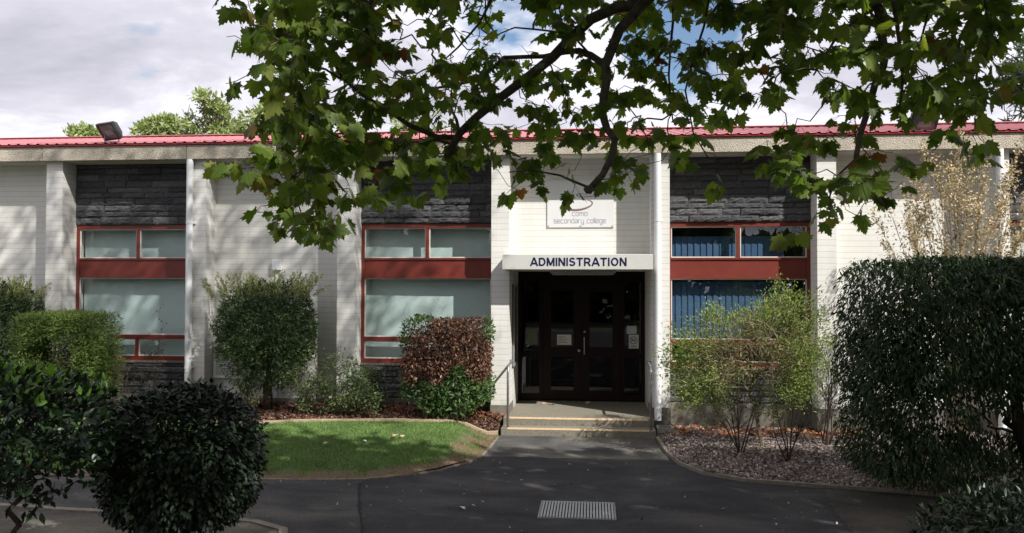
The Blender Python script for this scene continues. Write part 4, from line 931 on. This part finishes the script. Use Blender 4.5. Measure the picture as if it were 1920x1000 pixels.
canes('rose_bush', 'low pale leaved rose hidden at the foot of the willow leaved trunk', 'rose bush', (at(468, 785, 13.8)[0], 13.8, .3),
      [at(u, v, 13.8+rng.uniform(-.1, .2)) for u, v in ((445, 690), (460, 680), (475, 700), (440, 720), (485, 735), (455, 730))], G('rose_yellow_leaf', (.06, .08, .03), (.11, .13, .05), (.17, .17, .08), rough=.5), T_OVAL, 800, .05, group=grp, spread=.05)
# straggly lilac-flowered shrub
sx = [at(u, v, 12.9+rng.uniform(-.5, .5)) for u, v in ((1262, 640), (1275, 690), (1290, 650), (1300, 735), (1320, 625), (1330, 605), (1345, 650), (1360, 612), (1375, 690), (1390, 630), (1400, 660), (1415, 610), (1430, 640), (1440, 580), (1455, 560), (1465, 600), (1478, 548), (1490, 575),
      (1500, 620), (1512, 580), (1522, 610), (1535, 650), (1545, 600), (1540, 690), (1520, 720), (1490, 700), (1470, 740), (1460, 660), (1330, 700), (1310, 760), (1350, 745), (1505, 660), (1295, 700), (1318, 735), (1268, 705), (1345, 720), (1530, 735), (1500, 755), (1280, 765), (1455, 770), (1480, 640), (1425, 700), (1270, 730), (1245, 655), (1285, 610), (1550, 640), (1405, 610), (1380, 600), (1500, 550))]
fb_ = (at(1416, 806, 13.1)[0], 13.1, .02)
STRG = leafmat('straggly_leaf', [(0, (.09, .13, .030)), (.5, (.16, .22, .05)), (.8, (.22, .28, .07)), (1, (.28, .25, .11))], .6, .28)
def straggly():
    t_ = thing('lilac_flowered_shrub', 'straggly light green shrub with tiny lilac flowers before the right window', 'shrub', fb_)
    st0 = [np.array(fb_), at(1418, 760, 13.1), at(1412, 715, 13.0), at(1405, 680, 13.0), at(1440, 690, 13.1), at(1375, 670, 12.9), at(1475, 650, 13.1)]
    extra = np.array([sx[rng.integers(len(sx))]*.76+sx[rng.integers(len(sx))]*.24+rng.normal(0, .10, 3) for _ in range(230)]); tg = np.concatenate([np.array(sx), extra])
    tg = tg[tg[:, 1] < 14.0]
    arr, par, cnt = grow(st0, tg, .2, parents=[-1, 0, 1, 2, 2, 3, 4]); mb = MB(); draw_net(mb, arr, par, cnt, 1, .0024, .028, 5, .13); put(mb, 'stem', STEML, t_)
    # leaves hug the twigs, green at the outside, brown twiggy inside
    k = 26000; idx = rng.integers(7, len(arr), k); t = rng.random(k)[:, None]; pa = np.array(par)[idx]; pos = arr[idx]*t+arr[pa]*(1-t)
    pos = np.where((rng.random(k) < .5)[:, None], arr[idx], pos)+rng.normal(0, .085, (k, 3)); cc = tg.mean(0); outd = unit(pos-cc)
    m_ = np.linalg.norm((pos-cc)/np.array([1.25, .7, .8]), axis=1); kp = (rng.random(k) < np.clip(m_*1.25-.1, .12, 1)) 
    pos, outd = pos[kp], outd[kp]; lm_ = MB(); leaves(lm_, T_OVALN, pos, outd*.6+np.array([0, 0, .4])+jit(len(pos), .6), jit(len(pos), .7)+np.array([0, -.2, .6]), .050*rng.uniform(.55, 1.2, len(pos))); put(lm_, 'foliage', STRG, t_)
    k = 4200; j = rng.integers(len(arr)-240, len(arr), k); mb = MB(); p = arr[j]*.6+cc*.4+rng.normal(0, .13, (k, 3)); leaves(mb, tmpl_lance(.035), p, jit(k)+np.array([0, 0, .1]), jit(k), rng.uniform(.10, .26, k))
    put(mb, 'dead_twigs', leafmat('dead_twig', [(0, (.11, .075, .045)), (1, (.34, .25, .17))], .8, 0), t_)
    for q in [at(1332, 598, 12.7), at(1330, 606, 12.7), at(1480, 535, 12.7), at(1478, 541, 12.7), at(1511, 565, 12.7), at(1412, 612, 12.6), at(1453, 598, 12.6)]:
        fm = MB(); leaves(fm, T_OVAL, np.repeat(q[None], 9, 0), jit(9)+np.array([0, -.6, .4]), jit(9), np.full(9, .028)); put(fm, 'flower', LILAC, t_)
        for u, v, u2, v2 in ((1332, 600, 1340, 650), (1480, 538, 1474, 600), (1511, 566, 1505, 620)): put(MB().tube([at(u, v, 12.7), at(u2, v2, 12.8)], .003, 4), 'flower_stalk', STEML, t_)
straggly()
# cream leaved arching shrub
tips = [at(u, v, 12.6+rng.uniform(-.5, .6)) for u, v in ((1665, 452), (1690, 395), (1712, 340), (1740, 300), (1700, 370), (1730, 360), (1785, 292), (1790, 330), (1800, 310), (1765, 370), (1815, 350), (1840, 370), (1860, 350), (1900, 330), (1912, 316), (1880, 380), (1925, 400), (1850, 420), (1745, 420), (1710, 430), (1780, 400), (1675, 410), (1895, 430), (1830, 400), (1940, 360))]
canes('cream_leaved_shrub', 'tall arching shrub with small cream and bronze leaves rising above the dark hedge', 'shrub', (at(1800, 800, 12.6)[0], 12.6, .02), tips,
      leafmat('cream_leaf', [(0, (.20, .15, .09)), (.4, (.42, .33, .22)), (.8, (.66, .55, .41)), (1, (.40, .20, .13))], .55, .2), T_OVAL, 12500, .048, r=.008, spread=.035, arch=.06, side=3, lowfrac=.5, smat=STEML)
# leggy roses in the right bed
ROSEG = G('leggy_leaf', (.03, .05, .018), (.05, .08, .026), (.09, .13, .04), rough=.5, transl=.25)
grp2 = 'leggy roses in the bark bed'
def leggy(bx, by, tips, nl, label):
    p = None
    for Y in np.arange(9, 15, .01):
        q = at(bx, by, Y)
        if abs(q[2]-.03) < .01: p = q; break
    canes('leggy_rose', label, 'rose bush', (p[0], p[1], .03), [at(u, v, p[1]+rng.uniform(-.25, .25)) for u, v in tips], ROSEG, nl, .042, r=.012, group=grp2, spread=.04, side=2, lowfrac=.55)
leggy(1388, 850, [(1325, 740), (1340, 700), (1365, 710), (1400, 740), (1420, 745), (1310, 720), (1440, 700), (1385, 700)], 420, 'nearly bare rose with forking stems at the left end of the bark bed')
leggy(1478, 865, [(1450, 790), (1465, 800), (1500, 790), (1520, 770), (1490, 740), (1455, 760)], 40, 'short bare rose stems without leaves in the middle of the bark bed')
leggy(1548, 835, [(1535, 720), (1545, 690), (1560, 700), (1575, 720), (1525, 760), (1550, 660), (1585, 760), (1575, 680)], 330, 'thin leafy rose beside the dark hedge at the foot of the right pier')

# trees beyond the roof
FARL = G('far_leaf', (.17, .21, .08), (.27, .32, .13), (.38, .42, .20), rough=.7, transl=.3)
def fartree(px, py, Y, h, label, n, top=None, T=T_OVALN, size=.26, m=FARL, thr=-.1, pr=2.2):
    c = at(px, py, Y); base = (c[0], c[1], -.1)
    def cr(k): return superell(k, c, h, pr, .75, .22, 1.5, px)
    def fa(pos, nr, tt): return pos, unit(nr*.6+jit(len(pos), .6)), nr+np.array([0, 0, .6])+jit(len(pos), .4), (blob_noise(pos, 1.9, py) > thr)
    t_ = thing('far_tree', label, 'tree', base, 'trees beyond the roof'); pos, nr, tt = cr(n); pos, d, up_, k = fa(pos, nr, tt); mb = MB(); leaves(mb, T, pos[k], d[k], up_[k], size*rng.uniform(.6, 1.2, k.sum())); put(mb, 'crown', m, t_)
    tg, _, _ = cr(90); arr, par, cnt = grow([base, (c[0], c[1], c[2]*.5), tuple(c-np.array([0, 0, h[2]*.5]))], tg, .3, parents=[-1, 0, 1]); mb = MB(); draw_net(mb, arr, par, cnt, 1, .008, .09, 5); put(mb, 'trunk', STEM, t_)
    return t_
fartree(312, 262, 32, (1.05, 1.2, .95), 'small rounded pale green tree just above the roof left of the tallest far tree', 5200)
t_ = fartree(393, 215, 33, (.95, 1.0, .95), 'tallest airy pale green tree top rising above the roof left of the plane tree', 4200, thr=.02, pr=2.0)
fartree(400, 262, 33.5, (1.6, 1.3, .9), 'broad low green tree crown on the roof line below the tallest airy one', 5200)
fartree(520, 238, 31, (1.5, 1.2, 1.0), 'dense light green tree beyond the roof touching the left edge of the plane leaves', 6000, thr=-.3)
fartree(160, 262, 33, (1.0, 1.0, .55), 'low flat tuft of tree crown just left of the black floodlight', 2600)
fartree(1930, 180, 30, (.9, 1.0, 2.0), 'narrow feathery grey green conifer top at the right edge above the roof', 5200, T=T_NEED, size=.4, m=G('far_conifer', (.05, .08, .05), (.09, .13, .08), (.13, .18, .11), rough=.7), thr=.0)
fartree(800, 255, 34, (1.7, 1.2, .9), 'pale tree crown glimpsed above the roof through the plane leaves', 3500)

n = 9000; q = np.stack([rng.uniform(-45, 45, n), rng.uniform(-34, -24, n), 10*rng.random(n)**.8], 1); q[:, 2] *= .75+.3*np.sin(q[:, 0]*.33)+.12*np.sin(q[:, 0]*1.1); mb = MB()  # bank of leaves added out of view so the panes reflect trees
leaves(mb, T_STAR, q, jit(n), jit(n)+np.array([0, .6, .5]), rng.uniform(.8, 1.5, n)); tag(mb.build('unseen_wood', G('wood_leaf', (.02, .035, .012), (.035, .06, .018), (.06, .09, .03), rough=.7)), 'unseen dark wood added behind the camera for the door and window glass to mirror', 'wood', kind='stuff')
# ================================================================ GROUND COVER
def scatter(n, xr, y0f, y1f): 
    x = rng.uniform(*xr, n); u = rng.random(n); a = y0f(x); b = y1f(x); return x, a+(b-a)*u
x, y = scatter(90000, (-9, -1.6), lambda x: interp(EL, x)+.03, lambda x: np.maximum(interp(BL, x)-.06, interp(EL, x)+.03))
dr = dryness(x, y)+(blob_noise(np.stack([x*3, y*3, x*0], 1), 3, 1))*.5+rng.normal(0, .10, len(x)); z = hleft(x, y)
for msk, m, nm, lab, sz in ((dr < .42, GRASSM, 'grass', 'short green lawn grass', .035), (dr >= .42, DRYG, 'dry_grass', 'brown dry grass along the lawn edge', .026)):
    k = msk & ((dr < .42) | (rng.random(len(x)) < .5)); p = np.stack([x[k], y[k], z[k]], 1); n_ = len(p); mb = MB(); leaves(mb, T_NEED, p, jit(n_, .45)+np.array([0, 0, 1.0 if nm == 'grass' else .35]), jit(n_), sz*rng.uniform(.6, 1.4, n_))
    tag(mb.build(nm, m), lab, 'grass', kind='stuff')
T_CHIP = (np.array([(-.22, 0, 0), (.2, .05, 0), (.25, .9, .06), (-.15, 1, 0)]), [(0, 1, 2, 3)])
def chips(n, xr, y0f, y1f, hf, m, name, lab, size, T=T_CHIP, up=.35):
    x, y = scatter(n, xr, y0f, y1f); p = np.stack([x, y, hf(x, y)+rng.uniform(.006, .022, n)], 1); d = jit(n); d[:, 2] *= up; mb = MB(); leaves(mb, T, p, d, jit(n, .35)+np.array([0, 0, 1]), size*rng.uniform(.5, 1.5, n)); tag(mb.build(name, m), lab, 'mulch', kind='stuff')
chips(26000, (-9, -1.6), lambda x: interp(BL, x)+.07, lambda x: x*0+W-.03, hleft, CHIPL, 'bark_mulch', 'reddish bark chips in the bed along the left wall', .045)
chips(52000, (1.15, 7), lambda x: interp(EH, x)+.05, lambda x: x*0+W-.08, hright, CHIPR, 'bark_mulch', 'greyish bark chips in the right hand bed', .034)
chips(900, (-4.2, -1.6), lambda x: x*0+14.15, lambda x: x*0+W-.07, hleft, LITTER, 'leaf_litter', 'rust brown dead leaves under the middle window', .085, T_STAR, .3)
chips(1300, (1.15, 4.6), lambda x: x*0+13.9, lambda x: x*0+W-.1, hright, LITTER, 'leaf_litter', 'rust brown dead leaves along the right wall', .085, T_STAR, .3)
chips(420, (-7, 5), lambda x: x*0+8, lambda x: np.where(x < 1, 13, 10.5), lambda x, y: x*0, CHIPR, 'path_debris', 'scattered specks of bark on the asphalt', .03)
# single fallen leaves
def fallen(px, py, z, size, m, label, n=1):
    for Y in np.arange(7, 17, .01):
        q = at(px, py, Y)
        if q[2] <= z and False: break
    d = (z-CAMZ); k = at(px, py, 10)-np.array([0, 0, CAMZ]); p = np.array([0, 0, CAMZ])+k*(d/k[2]); mb = MB()
    leaves(mb, T_PLANE, np.array([p+np.array([rng.normal(0, .06), rng.normal(0, .06), .02+.01*i]) for i in range(n)]), jit(n)*np.array([1, 1, .15]), jit(n, .25)+np.array([0, -.25, 1]), np.full(n, size))
    o = mb.build('fallen_leaf', m, loc=p); o.location = p; tag(o, label, 'leaf', 'single fallen plane leaves')
TANL = mat('tan_leaf', (.42, .28, .18), .7, .2, 20); PINKL = mat('pinkish_leaf', (.40, .22, .18), .7, .2, 20); PALEL = mat('pale_leaf', (.55, .52, .48), .7, .1, 20)
fallen(1168, 815, .02, .16, PINKL, 'pinkish curled leaf lying at the foot of the entrance steps')
fallen(745, 815, .25, .09, TANL, 'pale tan leaf on the lawn near the mowing strip'); fallen(752, 819, .24, .08, TANL, 'tan leaf overlapping another on the lawn near the mowing strip')
fallen(848, 956, .01, .07, PALEL, 'whitish leaf lying on the dark asphalt in the middle of the path')
fallen(1350, 884, .03, .22, mat('yellow_leaf', (.30, .26, .12), .7), 'yellowish leaf at the front edge of the bark bed')
fallen(626, 829, .2, .07, TANL, 'small brown leaf in the middle of the lawn'); fallen(700, 827, .2, .06, PALEL, 'small pale leaf on the lawn before the tan pair')
fallen(1030, 757, .265, .12, TANL, 'brown leaf on the landing close to the left door'); fallen(1018, 756, .265, .10, PINKL, 'small reddish leaf on the landing left of the brown one')
fallen(1093, 757, .265, .10, TANL, 'lone small leaf on the landing before the right door')
